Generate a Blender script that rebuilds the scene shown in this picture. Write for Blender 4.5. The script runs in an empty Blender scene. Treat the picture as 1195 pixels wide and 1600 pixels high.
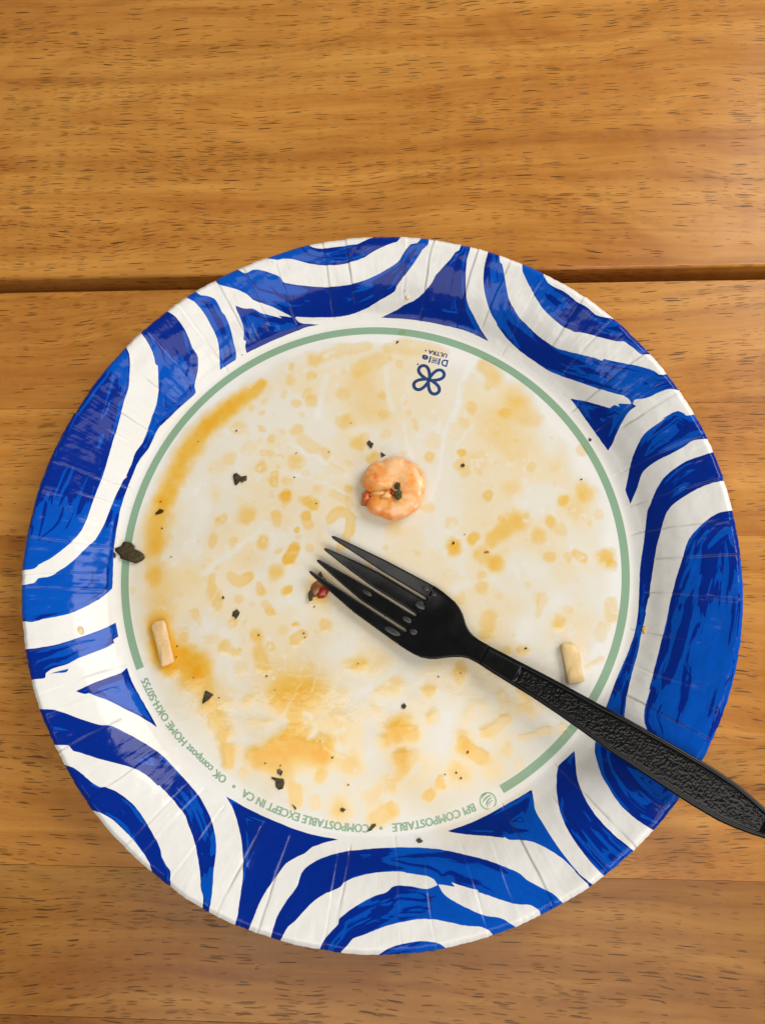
import bpy, math, random
import numpy as np
from mathutils import Matrix, Vector

# ------------------------------------------------------------------ data (millimetres on the plate)
CAM=[17.24,-39.97,287.31]; TX=0.209440; TY=0.052503; FPX=1203.0
EO=[127.99,0,0.01,0.068,0.073,-0.049,-0.091,0.105,-0.172,-0.101,-0.049]; ER=[95.166,-0.036,0.251,0.341,-0.019,0.242,-0.268]
RING=(-2.28,1.62); BASE=(-1.827,1.294,95.813)
PU=[-10,0,0.14,0.3,0.48,0.66,0.8,0.9,0.945,1,1.1]; PZ=[0.9,1,2.6,6.6,10.6,13.3,14.8,15.9,16.2,15.2,13.5]
BLUE=[
[-42.2,119.9,-41.9,122.4,-39.8,123.2,-37.8,124.1,-35.7,125,-33.6,125.9,-31.7,126.3,-29.8,126.6,-27.8,127,-25.9,127.4,-25.6,124.6,-24.3,123.8,-23.1,123.5,-21.8,123.3,-20.5,123.3,-19.2,123.4,-17.7,123.6,-16.3,123.8,-14.1,124,-11.3,124.3,-8.7,124.6,-6.7,124.8,-5.7,125.2,-4.7,125.7,-3.7,126.1,-2.8,126.6,-1.8,127.2,-0.9,127.7,-1,130.8,1.8,130.7,4.7,130.7,7.5,130.7,10.3,130.8,10.1,127.8,9.4,126,8.6,125.2,7,124.9,6.1,124.6,5,124.2,3.9,123.8,2.8,123.4,1.7,123,0.5,122.5,-0.5,122,-1.5,121.5,-2.7,120.8,-3.8,120.1,-4.8,119.7,-5.8,119.4,-6.8,119,-8,118.7,-9.5,118.3,-11,117.9,-12.3,117.6,-13.3,117.5,-14.4,117.3,-15.5,117.2,-16.5,117.2,-17.8,117.2,-19.2,117.2,-20.6,117.3,-22,117.4,-23.3,117.6,-24.7,117.8,-26,118,-27.4,118.3,-28.8,118.6,-30.4,119,-31.9,119.3,-33.1,119.5,-34.7,119.6,-36,119.6,-37.9,119.1,-39.4,119.2,-40.6,119.4],
[-55.5,119.3,-54.9,117.9,-54.2,116.1,-52.7,114.8,-51.6,114.1,-50.5,113.9,-49.5,114.2,-48.6,114.7,-47.6,115.2,-46.5,115.3,-45.4,115.3,-44.3,115.1,-42.7,114.8,-40.7,114.2,-38.8,113.6,-37.4,113.1,-36.8,112.1,-36.2,111.2,-35,110.9,-33.4,110.7,-31.7,110.5,-30,110.3,-27.6,110.2,-24.8,110,-21.9,109.9,-19.2,109.9,-16.7,110.1,-14.2,110.3,-11.8,110.6,-9.9,110.9,-8.6,111.1,-7.3,111.4,-6,111.7,-4.5,112.1,-2.6,112.7,-0.7,113.4,1.2,114.1,3,114.9,4.9,115.8,6.7,116.7,8,117.5,8.9,118.1,9.7,118.9,10.2,119.7,10.8,120.7,11.4,121.5,12.2,122.5,13.1,123.4,13.9,124.1,15.2,124.3,16.4,124.4,17.3,125.2,18.1,127,18.4,128.9,18.6,130.5,19.6,130.4,20.7,130.3,21.7,130.2,21.4,128.6,21.1,126.7,20.9,124.6,20.6,123.6,19.6,122.8,18.5,122,17.8,121.1,17.1,120.1,16.3,119,15.5,117.9,14.7,116.9,13.9,115.9,13,115,12.1,114,11.1,113,10,111.8,9,110.8,8.3,110,7.9,109.1,7.4,108.4,6.3,107.8,4.9,107.2,3.3,106.5,1.7,105.9,0.1,105.2,-1.6,104.5,-3.4,103.7,-5.2,103.1,-7.2,102.5,-9.2,101.9,-11.2,101.4,-13.1,101.1,-14.8,100.8,-16.5,100.7,-18.2,100.6,-19.9,100.6,-22.6,100.5,-25.7,100.3,-29,100.2,-32.1,100.1,-32.6,99.4,-33.6,99.8,-34.7,100.3,-35.8,100.7,-36.9,101.1,-38.1,101.5,-39.4,102,-40.5,102.4,-41.5,102.6,-42.6,102.9,-43.7,103.1,-44.7,103.4,-45.9,103.6,-47.1,104,-48.1,104.3,-49,105.1,-50,106,-50.8,106.5,-51.8,106.9,-52.9,107.4,-54,107.8,-55.7,108.1,-57.6,108.5,-59.5,108.8,-60.9,109.2,-61.6,109.9,-62.6,111.5,-63.7,112.9,-64.7,114,-62.4,115.3,-60.1,116.7,-57.8,118],
[-54.9,102,-53.9,101.6,-53,101.3,-51.9,101.1,-50.7,101.1,-49.4,101.3,-48.3,101.3,-47.3,101,-46.5,100.6,-45.6,100.2,-44.5,100,-43.2,99.9,-41.9,99.7,-40.8,99.6,-39.7,99.5,-38.6,99.3,-37.5,99.2,-39.1,99.9,-38,99.9,-36.9,99.9,-35.8,99.9,-34.7,99.8,-33.6,99.8,-32.5,99.8,-31.9,99.1,-31,98.5,-30.1,98.3,-28.9,98.2,-27.7,98.2,-26.6,98.2,-25.3,98.1,-23.9,98.1,-22.6,98.1,-23.9,97.8,-25.2,97.6,-26.5,97.4,-27.8,97.1,-29,96.7,-30.2,96.3,-31.3,95.8,-32.5,95.4,-34,94.8,-35.6,94.2,-37.3,93.5,-39,92.8,-40.6,92.1,-42.4,91.3,-44.1,90.5,-45.8,89.7,-47.4,88.9,-49,88.1,-50.6,87.3,-52.2,86.4,-52.5,87.7,-52.6,88.8,-52.3,89.7,-52,90.6,-53,90.6,-52.8,91.5,-52.6,92.5,-52.4,93.4,-52.4,94.3,-52.5,95.3,-52.8,96.1,-53.1,97,-53.4,97.8,-53.7,98.6,-54.1,99.4,-54.4,100.1,-54.7,101],
[-75.8,107.5,-75,106.3,-74,104.7,-73.7,104.4,-72.3,103.2,-71.2,102.6,-70.4,102.4,-69.6,101.7,-68.7,100.7,-68.1,100.1,-67.5,99.3,-66.9,98.5,-66.4,97.7,-65.8,96.8,-65.3,95.8,-64.8,94.8,-64.3,93.8,-63.7,92.7,-63.2,91.6,-62.8,90.6,-62.5,89.6,-62.4,88.8,-62.3,87.9,-62.3,87,-62.3,86.1,-62.3,85.2,-62.4,84.3,-62.5,83.4,-62.5,82.6,-62.6,81.6,-62.6,80.5,-62.6,79.4,-61.6,80.2,-60.7,80.9,-59.7,81.6,-58.6,82.3,-57.6,83,-56.5,83.6,-56.2,85.1,-56.2,86.2,-56.2,87.3,-56.4,88.2,-56.6,89,-56.7,90.1,-56.9,91.5,-57.1,92.9,-57.4,94.2,-57.7,95.2,-58,96.2,-58.5,97.2,-58.8,98,-60,99.2,-60.4,100.1,-61,101.4,-61.7,102.7,-62.4,103.7,-63.4,104.3,-64.7,104.6,-65.7,104.8,-66.7,104.8,-67.7,104.8,-68.8,105.4,-70.5,107.1,-71.5,108.6,-72.3,109.7,-73.2,109.2,-74.1,108.6,-75,108.1],
[-92.6,92.5,-91.6,91.2,-90.5,89.8,-89.5,88.5,-88.9,87.7,-88.3,87,-87.9,86.2,-87.4,85.3,-86.9,84.4,-86.5,83.5,-86,82.4,-85.7,81.1,-85.4,80.1,-85.3,78.9,-85.1,78,-84.3,77.5,-84.3,76.2,-84.3,74.5,-84.4,72.7,-84.6,70.9,-84.7,69.4,-84.9,67.8,-85.2,66.3,-85.6,64.7,-86,63.3,-86.6,61.8,-87.2,60.4,-87.8,59.1,-88.2,57.8,-88.6,56.6,-89.1,55.4,-89.5,54.2,-90,52.9,-90.5,51.6,-91,50.3,-91.5,49.1,-92.2,48,-92.9,46.9,-93.6,45.8,-94.1,44.7,-94.5,43.8,-94.7,42.9,-95,41.9,-95.3,40.9,-95.7,39.8,-96.2,38.7,-96.6,37.4,-97.1,36.2,-97,35.5,-98.1,34.1,-98.8,32.3,-99.3,31.1,-99.8,29.8,-100.3,28.5,-100.8,27,-101.3,25.4,-101.8,23.8,-102.4,21.8,-103,19.5,-103.6,17.3,-104.2,15.3,-104.7,13.9,-105.2,12.6,-105.7,11.3,-106.2,10.2,-106.9,9.2,-107.6,8.4,-108.3,7.5,-109.1,6.3,-110,4.9,-110.9,3.5,-111.7,2.3,-112.4,1.4,-113.2,0.5,-113.9,-0.3,-114.7,-1.1,-115.8,-2,-116.9,-3,-118,-3.9,-119.1,-4.5,-120,-4.8,-120.9,-4.9,-121.8,-5.1,-122.5,-5.3,-122.9,-6.1,-123.4,-6.9,-124.1,-7.2,-125,-7.4,-126.1,-7.7,-127.5,-7.8,-129.3,-7.7,-131,-7.6,-130.6,-10.9,-130.2,-14.3,-129.9,-17.6,-129.7,-20.9,-127.9,-20.9,-126.1,-20.9,-124.8,-21,-123.9,-21.1,-123,-21.2,-122.3,-21.1,-121.4,-20.8,-120.5,-20.5,-119.7,-20.1,-118.5,-19.8,-117.2,-19.5,-115.7,-19.2,-114.5,-18.8,-113.4,-18.5,-112.2,-18.1,-111.1,-17.6,-110.1,-17.1,-109.1,-16.4,-108.1,-15.7,-107.1,-14.9,-106.1,-14.1,-105.3,-13.4,-104.4,-12.6,-103.5,-11.8,-102.8,-11,-102.1,-10.2,-101.5,-9.4,-100.8,-8.5,-100.1,-7.6,-100.1,-6.5,-100.1,-5.4,-100.2,-4.3,-100.2,-3.2,-100.3,-1.6,-100.4,0,-100.4,1.8,-100.5,3.4,-100.5,4.9,-100.5,6.3,-100.5,7.7,-100.4,9.2,-100.3,10.6,-100.2,12.1,-100.1,13.6,-100,15,-99.8,16.6,-99.6,18.4,-99.4,20.1,-99.2,21.7,-98.9,23.2,-98.6,24.7,-98.2,26.2,-97.9,27.6,-97.4,29.3,-96.9,31,-96.4,32.7,-95.8,34.4,-95.1,36.4,-94.4,38.4,-93.7,40.4,-92.9,42.1,-92.1,43.5,-91.2,44.8,-90.3,46.1,-89.5,47.4,-88.6,49.3,-87.7,51.4,-86.9,53.5,-86,55.2,-85.3,56.2,-84.5,57,-83.7,57.9,-82.9,58.8,-81.9,59.8,-80.9,60.9,-79.9,62.1,-78.9,63.2,-77.8,64.4,-76.6,65.5,-75.4,66.7,-74.4,67.7,-73.5,68.5,-72.6,69.4,-72,70.3,-72.2,71.5,-72.4,72.7,-72.1,73.8,-71.7,75.1,-71.2,76.5,-70.8,77.7,-70.5,78.7,-70.3,79.7,-70.2,80.6,-70.1,81.4,-70,82.4,-70.2,83.4,-70.8,84.3,-71.5,85.2,-71.8,86,-72.1,86.9,-72.4,87.9,-72.8,89,-73.3,90.2,-73.8,91.3,-74.3,92.2,-74.9,93.1,-75.5,94,-76,94.7,-76.6,95.4,-77.2,96.1,-77.9,96.7,-78.8,97.2,-79.8,97.8,-81.2,99,-82.4,100.4,-83.4,101.6,-85.7,99.3,-88,97,-90.3,94.8],
[-99.5,87.2,-98.6,86.4,-97.4,85.4,-96.1,84.1,-94.9,82.4,-94.4,81.2,-94.3,80.2,-94.2,79.1,-94.2,78,-94.2,76.8,-94.3,75.3,-94.4,73.5,-94.5,71.8,-94.6,70.4,-94.7,69.3,-94.9,68.2,-95.2,67.1,-95.6,65.9,-96.1,64.4,-96.6,62.9,-97,61.4,-97.6,59.3,-98.2,56.9,-98.8,54.5,-99.4,52.4,-99.9,50.7,-100.4,49.1,-100.9,47.5,-101.3,45.8,-101.9,43.6,-102.5,41.2,-103.1,38.8,-103.6,36.8,-103.9,35.6,-104.2,34.5,-104.6,33.3,-104.9,32.1,-105.4,30.6,-105.9,28.9,-106.4,27.2,-106.9,25.4,-107.5,23.2,-108.1,20.7,-108.7,18.3,-109.2,16.3,-109.7,14.9,-110.1,13.6,-110.7,12.4,-111.3,11.2,-112.1,9.9,-113.1,8.5,-114.2,7.2,-115.2,6,-116.1,5,-117.1,4,-118,3.1,-119,2.2,-119.9,1.5,-120.9,0.9,-121.8,0.2,-122.6,-0.3,-123.1,-1.2,-123.8,-1.9,-124.7,-2.2,-125.8,-2.4,-127.3,-2.5,-128.7,-2.5,-130.2,-2.4,-131.5,-2.4,-131.5,0.7,-131.4,3.7,-131.3,6.8,-131.2,10,-130.6,14.6,-130.1,19.3,-129.5,24,-128.9,28.7,-127.6,32.2,-126.3,35.8,-124.9,39.3,-123.5,42.8,-121.9,47.4,-120.3,52,-118.6,56.6,-116.9,61.2,-112.6,67.6,-108.3,74.1,-103.9,80.6],
[-127.4,-31.1,-125.8,-30.9,-124.2,-30.8,-122.3,-30.6,-121,-30.5,-119.8,-30.3,-118.6,-30,-117.3,-29.8,-115.9,-29.5,-114.6,-29.2,-113.3,-28.8,-112,-28.3,-110.5,-27.7,-109.1,-27,-107.8,-26.4,-106.8,-25.9,-105.8,-25.4,-104.8,-24.9,-103.8,-24.3,-102.9,-23.8,-102,-23.3,-101.2,-22.7,-100.4,-22.2,-99.6,-21.6,-98.8,-21.1,-97.9,-20.5,-97.6,-21.5,-97.3,-22.4,-97.1,-23.3,-96.8,-24.5,-96.5,-25.7,-97.3,-26.3,-98,-26.9,-97.5,-28.1,-98.2,-28.6,-98.8,-29.2,-99.5,-29.7,-100.2,-30.2,-101.1,-30.7,-102,-31.2,-102.9,-31.7,-103.9,-32.2,-104.9,-32.8,-105.9,-33.3,-106.9,-33.8,-107.6,-34.3,-108.4,-34.9,-109.1,-35.4,-109.9,-35.9,-110.9,-36.3,-112.1,-36.7,-113.3,-37.1,-114.3,-37.5,-115,-37.9,-115.7,-38.5,-116.3,-39.1,-116.2,-40.8,-117.1,-41,-118,-41.1,-119,-41.2,-120.2,-41.3,-121.8,-41.7,-123.4,-42.1,-124.3,-39.4,-125.3,-36.6,-126.4,-33.9],
[-116.1,-39.9,-115.3,-39.5,-114.4,-39.1,-113.5,-38.7,-112.5,-38.4,-111.4,-38.1,-110.4,-37.8,-109.3,-37.5,-109.8,-38.7,-110.5,-38.9,-111.4,-39,-112.5,-39,-113.4,-39.1,-114.3,-39.3,-115.2,-39.6],
[-106.3,-45.4,-105,-44.7,-103.7,-43.9,-102.5,-43.2,-101.3,-42.5,-100.1,-41.9,-98.9,-41.3,-97.7,-40.7,-96.7,-40.2,-95.9,-39.9,-95.2,-39.5,-94.4,-39.1,-93.8,-38.7,-93.1,-37.9,-92.4,-37,-92,-38,-91.6,-39,-91.2,-40,-90.7,-41,-90.2,-42.1,-89.5,-43.3,-88.8,-44.5,-88.1,-45.6,-87.2,-46.9,-86.4,-48.3,-85.4,-49.6,-84.6,-51,-83.4,-52.7,-82.1,-54.7,-80.8,-56.7,-79.5,-58.7,-80.5,-58,-81.4,-57.3,-82.4,-56.6,-83.5,-56,-84.6,-55.3,-85.7,-54.6,-86.9,-53.9,-88.2,-53.2,-89.7,-52.4,-91.1,-51.6,-92.4,-50.8,-93.5,-50.2,-94.6,-49.6,-95.6,-49,-96.6,-48.5,-97.4,-48.1,-98.3,-47.8,-99.2,-47.5,-99.9,-47.1,-100.8,-46.7,-101.6,-46.3,-102.3,-46.1,-103.2,-46.4,-104.1,-46.2,-105.2,-45.8],
[-120.3,-51.2,-118.7,-51.3,-117.2,-51.4,-115.6,-51.4,-114.4,-51.4,-113.4,-51.5,-112.4,-51.6,-111.5,-51.8,-110.7,-52.1,-109.8,-52.4,-108.9,-52.7,-107.6,-53.2,-106.2,-53.8,-104.7,-54.4,-103.2,-55,-101.8,-55.5,-100.4,-56,-99,-56.5,-97.7,-56.9,-96.7,-57.1,-95.6,-57.1,-94.7,-57.2,-93.8,-57.4,-92.9,-57.7,-91.9,-58.2,-91,-58.7,-89.8,-59.4,-88.4,-60.2,-86.8,-61.1,-85.3,-62,-83.9,-62.9,-82.4,-63.8,-80.9,-64.8,-79.5,-65.8,-78.3,-66.6,-77.1,-67.6,-75.9,-68.5,-74.8,-69.5,-73.8,-70.5,-72.8,-71.5,-71.7,-72.5,-70.7,-73.5,-69.7,-74.5,-68.6,-75.5,-67.6,-76.4,-66.6,-77.4,-65.5,-78.5,-64.4,-79.5,-63.4,-80.6,-62.4,-81.6,-61.4,-82.8,-60.4,-84.1,-59.5,-85.3,-58.7,-86.4,-58.1,-87.2,-57.6,-88,-57.1,-88.8,-56.7,-89.7,-56.2,-90.6,-55.7,-91.7,-55.3,-92.7,-54.9,-93.5,-54.6,-94.4,-54.3,-95.2,-54.1,-96,-53.9,-96.9,-53.8,-97.9,-53.7,-98.9,-53.7,-99.8,-53.7,-100.6,-53.7,-101.3,-53.7,-102.1,-53.8,-102.9,-53.7,-103.9,-53.7,-105,-53.6,-106.1,-53.5,-107.2,-53.5,-108.1,-53.5,-109.1,-53.4,-110,-53.4,-110.9,-53.5,-112,-53.5,-113.2,-53.7,-114.4,-54.1,-116,-54.5,-117,-54.8,-118,-55.1,-119.1,-55.9,-118.6,-56.6,-118.2,-57.3,-117.8,-57,-116.7,-56.6,-115.7,-56.3,-114.7,-56.1,-113.7,-56,-112.8,-56.1,-112,-56.2,-111.3,-56.5,-110.5,-57,-109.7,-57.3,-108.8,-57.5,-108,-57.6,-107.1,-57.8,-106.2,-58,-105.3,-58.3,-103.8,-58.8,-102.2,-59.3,-100.5,-59.9,-98.9,-60.2,-97.8,-60.6,-96.7,-61.1,-95.6,-61.6,-94.5,-62.3,-93.1,-63.1,-91.7,-63.9,-90.4,-64.5,-89.3,-65,-88.3,-65.6,-87.3,-66.3,-86.4,-67.3,-85.4,-68.4,-84.3,-69.4,-83.2,-70.5,-82.1,-71.8,-81,-72.9,-79.9,-73.9,-79,-74.7,-78.3,-75.5,-77.5,-75.8,-77.7,-76.8,-76.9,-77.8,-76,-78.7,-75.1,-79.7,-74.4,-80.6,-73.7,-81.5,-73.2,-82.4,-72.6,-83.4,-72.1,-84.4,-71.7,-85.4,-71.3,-86.5,-70.9,-87.5,-70.6,-89.1,-70.1,-90.9,-69.6,-92.8,-69.1,-94.5,-68.6,-95.9,-68.2,-97.4,-67.7,-98.8,-67.2,-100.2,-66.8,-101.3,-66.4,-102.4,-66.1,-103.5,-65.8,-104.4,-65.5,-105.2,-64.6,-106,-63.8,-106.9,-63.6,-108,-63.5,-109.4,-63.5,-111.1,-63.5,-112.8,-63.6,-114.6,-63.7,-116,-60.6,-117.4,-57.5,-118.8,-54.3],
[-110,-69.3,-108.5,-69.7,-107.1,-70.1,-105.9,-70.3,-104.7,-70.5,-103.7,-70.8,-102.9,-71.2,-102.1,-71.7,-101.3,-72.2,-100.6,-72.8,-99.8,-73.3,-99.1,-74,-98.3,-74.6,-97.5,-75.2,-96.8,-75.8,-95.8,-76.4,-94.7,-77,-93.8,-77.4,-92.5,-77.3,-91.8,-77.5,-90.8,-77.9,-89.8,-78.3,-88.9,-78.7,-87.9,-79.3,-87,-79.9,-86,-80.5,-85.1,-81.2,-84.1,-82,-83.1,-82.8,-82.1,-83.7,-81.2,-84.7,-80.3,-85.6,-79.4,-86.6,-78.6,-87.7,-77.8,-88.7,-77,-89.9,-76.1,-91.1,-75.2,-92.3,-74.4,-93.4,-73.8,-94.2,-73.2,-95.1,-72.7,-95.9,-72.2,-96.7,-71.8,-97.6,-71.5,-98.6,-71.1,-99.6,-70.6,-100.3,-70.1,-101.1,-69.5,-101.9,-69,-102.5,-68.3,-103.1,-67.8,-103.7,-67.6,-104.6,-67.5,-105.8,-67.4,-107,-67.6,-108.4,-67.8,-109.5,-68.1,-110.5,-68.3,-111.5,-70.2,-110.5,-72.1,-109.6,-74,-108.6,-75.9,-107.7,-75.4,-106.7,-74.7,-105.7,-74.1,-104.6,-74.3,-103.7,-74.5,-102.7,-74.7,-101.8,-75,-101.1,-75.7,-100.2,-76.4,-99.3,-77.1,-98.4,-77.8,-97.6,-78.6,-96.7,-79.5,-95.7,-80.3,-94.8,-81.1,-94,-81.9,-93.3,-82.7,-92.5,-83.5,-91.8,-84.3,-91.1,-85.1,-90.4,-85.9,-89.7,-86.6,-89.1,-87.4,-88.5,-88.1,-87.9,-88.9,-87.4,-89.9,-86.8,-90.9,-86.2,-91.9,-85.7,-92.8,-85.3,-93.9,-85.1,-95,-84.9,-96.2,-84.7,-97.4,-84.7,-98.6,-84.7,-99.8,-84.8,-102.3,-80.9,-104.8,-77.1,-107.3,-73.2],
[-53.7,-81.8,-52,-82.7,-50.3,-83.6,-48.6,-84.5,-47,-85.4,-45.5,-86.1,-43.9,-86.8,-42.3,-87.5,-40.8,-88.2,-39.3,-88.8,-37.7,-89.4,-36.2,-90,-34.6,-90.6,-32.9,-91.2,-31.2,-91.9,-29.4,-92.5,-27.7,-93,-26,-93.5,-24.3,-94,-22.6,-94.4,-20.9,-94.7,-18.9,-95.1,-16.8,-95.4,-14.7,-95.7,-12.6,-96,-13.7,-96.2,-14.8,-96.3,-15.9,-96.5,-17,-96.7,-18.3,-97,-19.7,-97.5,-21,-97.9,-22.1,-98.2,-22.8,-98.7,-23.4,-99.2,-24.1,-99.7,-24.8,-100.1,-25.7,-100.4,-26.6,-100.7,-27.5,-101.1,-28.3,-101.5,-29.1,-101.9,-29.8,-102.3,-30.5,-102.8,-31.1,-103.4,-31.6,-104.1,-32.1,-104.8,-32.6,-105.4,-33.1,-106.1,-33.7,-106.9,-34.2,-107.7,-34.7,-108.4,-35.2,-109,-35.7,-109.7,-36.1,-110.4,-36.5,-111,-36.9,-111.8,-37.3,-112.5,-37.7,-113.3,-38,-114,-38.3,-114.8,-38.6,-115.5,-38.8,-116.3,-39.1,-117,-39.4,-117.9,-39.8,-118.8,-40.1,-119.7,-40.7,-120.9,-41.1,-121.9,-41.6,-122.9,-42,-124,-43.1,-123.7,-44.2,-123.4,-45.3,-123.1,-46.4,-122.8,-46.1,-121.8,-45.7,-120.8,-45.4,-119.7,-45,-118.7,-44.7,-117.7,-44.5,-116.9,-44.5,-116,-44.5,-115.1,-44.4,-114.3,-44.4,-113.2,-44.3,-112,-44.2,-110.9,-44.2,-109.9,-44.1,-108.8,-44,-107.7,-44,-106.7,-44.1,-105.5,-44.2,-104.3,-44.4,-103,-44.5,-101.8,-44.8,-100.3,-45.2,-98.7,-45.6,-97.1,-46.1,-95.7,-46.5,-94.4,-47.1,-93.1,-47.7,-91.8,-48.3,-90.6,-48.8,-89.4,-49.4,-88.3,-50,-87.1,-50.6,-86,-51.3,-84.9,-52.1,-83.9,-52.9,-82.8],
[-34.2,-126.4,-33.9,-125.1,-33.6,-123.7,-33.3,-122.7,-33,-121.7,-32.8,-120.9,-32.5,-120,-32.3,-119.2,-32.1,-118.4,-31.8,-117.6,-31.4,-116.8,-30.9,-115.9,-30.3,-114.9,-29.6,-113.9,-29,-112.9,-28.2,-111.9,-27.3,-110.9,-26.5,-109.8,-25.8,-108.8,-25.5,-107.9,-25.3,-107,-25.1,-106.1,-24.8,-105.3,-24.3,-104.6,-23.7,-104,-23,-103.5,-22.2,-103,-21.2,-102.5,-20,-101.9,-18.7,-101.4,-17.4,-101,-15.9,-100.6,-14.2,-100.2,-12.5,-99.9,-10.9,-99.6,-9.2,-99.3,-7.6,-99.2,-5.9,-99.1,-4.2,-98.9,-2.5,-98.8,-0.7,-98.6,1.1,-98.5,2.9,-98.4,4.8,-98.3,6.7,-98.2,8.6,-98.1,10.3,-98.1,11.8,-98.1,13.3,-98.1,14.8,-98,16.3,-98.1,17.7,-98.1,19.2,-98.2,20.7,-98.2,22.1,-98.3,23.6,-98.5,25.1,-98.6,26.6,-98.8,27.9,-99,29,-99.1,30.1,-99.3,31.1,-99.5,32.2,-99.6,33.5,-99.8,34.9,-100,36.4,-100.3,37.8,-100.5,39.2,-100.9,40.6,-101.2,41.9,-101.6,43.2,-102,44.6,-102.5,46,-102.9,47.3,-103.4,48.3,-103.9,49.1,-104.6,49.9,-105.3,51,-105.9,52.4,-106.5,53.8,-107.2,55.1,-107.8,55.9,-108.1,56.8,-108.4,57.6,-108.7,58.3,-109.1,59.1,-109.7,59.8,-110.4,60.6,-111.2,61.4,-112.1,62.3,-113.1,63.2,-114,61.3,-115.2,59.4,-116.4,57.4,-117.5,55.5,-118.7,55,-117.7,54.5,-116.7,54,-115.7,53.6,-114.2,53.1,-113.7,52.3,-113.2,51.5,-112.8,50.7,-112.5,49.9,-112.4,49,-112.4,48.1,-112.5,47.3,-112.5,46.3,-112.4,45.3,-112.3,44.3,-112.1,43.2,-111.9,42.1,-111.6,40.9,-111.3,39.7,-110.9,38.5,-110.6,37.5,-110.3,36.5,-110.1,35.5,-109.8,34.4,-109.6,34.1,-108.9,32.8,-108.7,31.4,-108.5,30.1,-108.2,28.9,-108,28,-107.8,27.2,-107.6,26.3,-107.3,25.4,-107.1,26.1,-107.7,26.8,-108.4,25.9,-108.3,24.9,-108.2,24,-108.1,23.1,-108,22.2,-108,21.3,-107.9,21,-108.1,20.4,-107.3,19.8,-106.6,18.8,-106.2,17.6,-105.8,16.5,-105.7,15.2,-105.6,13.8,-105.5,12.6,-105.4,11.7,-105.3,10.8,-105.2,9.9,-105,9,-104.9,7.7,-104.9,6.2,-104.9,4.6,-105,3.1,-105.1,1.7,-105.2,0.2,-105.3,-1.3,-105.5,-2.6,-105.7,-4,-106,-5.3,-106.3,-6.6,-106.6,-7.7,-106.9,-8.7,-107.3,-9.7,-107.7,-10.5,-108.1,-10.9,-108.7,-11.4,-109.2,-12.3,-109.6,-13.4,-110,-14.5,-110.4,-15.3,-110.7,-15.7,-110.7,-16.5,-111.1,-17.6,-111.7,-18.7,-112.3,-19.8,-113,-20.7,-113.7,-21.5,-114.4,-22.3,-115.2,-23.1,-115.9,-23.8,-116.6,-24.4,-117.3,-25.1,-118,-25.7,-118.6,-26.4,-119.1,-27.1,-119.6,-27.8,-120.1,-28.3,-120.7,-28.8,-121.5,-29.2,-122.3,-29.6,-123.1,-30.2,-124.1,-30.5,-125,-30.7,-126,-30.9,-127,-32,-126.8,-33.1,-126.6],
[-18.6,-130.1,-18.2,-128.9,-17.8,-127.8,-17.4,-126.6,-16.9,-125.6,-16.5,-124.7,-16.1,-124,-15.6,-123.3,-14.7,-122.4,-13.6,-121.3,-12.4,-120.3,-11.6,-119.5,-11.5,-118.7,-11.4,-118,-10.8,-117.5,-10.1,-117,-9.3,-116.4,-8.6,-115.9,-7.6,-115.3,-6.6,-114.7,-5.5,-114.1,-4.4,-113.6,-3.2,-113,-1.9,-112.4,-0.7,-111.9,0.5,-111.4,1.4,-111.2,2.3,-111,3.2,-110.8,4,-110.5,4.9,-109.9,5.6,-109.2,6.5,-108.8,7.6,-108.6,9,-108.6,10.5,-108.7,11.9,-108.7,13.3,-108.9,14.9,-109.1,16.3,-109.3,17.6,-109.3,18.5,-109.1,19.3,-108.8,20.2,-108.4,21,-108.1,21.3,-108.1,21.7,-108.7,22.2,-109.4,22.6,-110,23.2,-110.6,24.1,-111.2,25.1,-111.8,26.3,-112.3,27.3,-112.8,28.3,-113.2,29.4,-113.7,30.4,-114,31.4,-114.4,32.6,-114.9,33.8,-115.3,35,-115.7,36.2,-116,37.2,-116.1,38.3,-116.2,39.3,-116.2,40.3,-116.3,41.2,-116.5,42.1,-116.8,42.9,-117.2,43.6,-117.6,44.3,-118,45.1,-118.6,45.9,-119.2,46.3,-120.1,46.7,-121.1,47.1,-122,45.2,-122.6,43.3,-123.3,41.4,-124,39.5,-124.6,39.1,-123.6,38.8,-122.6,38.4,-121.6,37.9,-120.8,37.3,-120.1,36.7,-119.8,36,-119.5,35.2,-119.2,34.3,-119,33.4,-119,32.5,-119,31.5,-119,30.6,-119,29.4,-118.9,28.2,-118.8,27,-118.6,25.8,-118.4,24.6,-118.3,23.4,-118.1,22.2,-117.9,20.9,-117.7,19.6,-117.6,18.2,-117.6,16.7,-117.5,15.4,-117.6,14.1,-117.7,12.9,-117.9,11.7,-118.1,10.5,-118.3,9.3,-118.5,8,-118.7,6.8,-119,5.6,-119.3,4.4,-119.6,3.1,-120,1.9,-120.4,0.7,-120.8,-0.3,-121.2,-1.4,-121.6,-2.5,-122,-3.4,-122.3,-4.5,-122.6,-5.6,-122.9,-6.5,-123.2,-7.1,-123.7,-7.7,-124.4,-8.2,-125,-8.8,-125.6,-9.6,-126.3,-10.3,-127.1,-10.6,-128.2,-10.9,-129.4,-11.1,-130.5,-13,-130.4,-14.9,-130.3,-16.7,-130.2],
[0.7,-130.9,1.1,-129.9,1.4,-128.9,1.8,-127.9,2.6,-127.2,3.4,-126.6,4.3,-126,5.1,-125.6,5.9,-125.3,6.8,-125,7.7,-124.7,9,-124.4,10.4,-124.2,11.9,-123.9,13.3,-123.7,14.3,-123.6,15.3,-123.5,16.4,-123.5,17.4,-123.5,18.5,-123.6,19.6,-123.7,20.6,-123.9,21.5,-124.1,22.4,-124.8,23.2,-125.5,23.5,-126.5,23.7,-127.5,24,-128.5,24.2,-129.3,18.4,-129.7,12.5,-130.1,6.6,-130.5],
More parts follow.
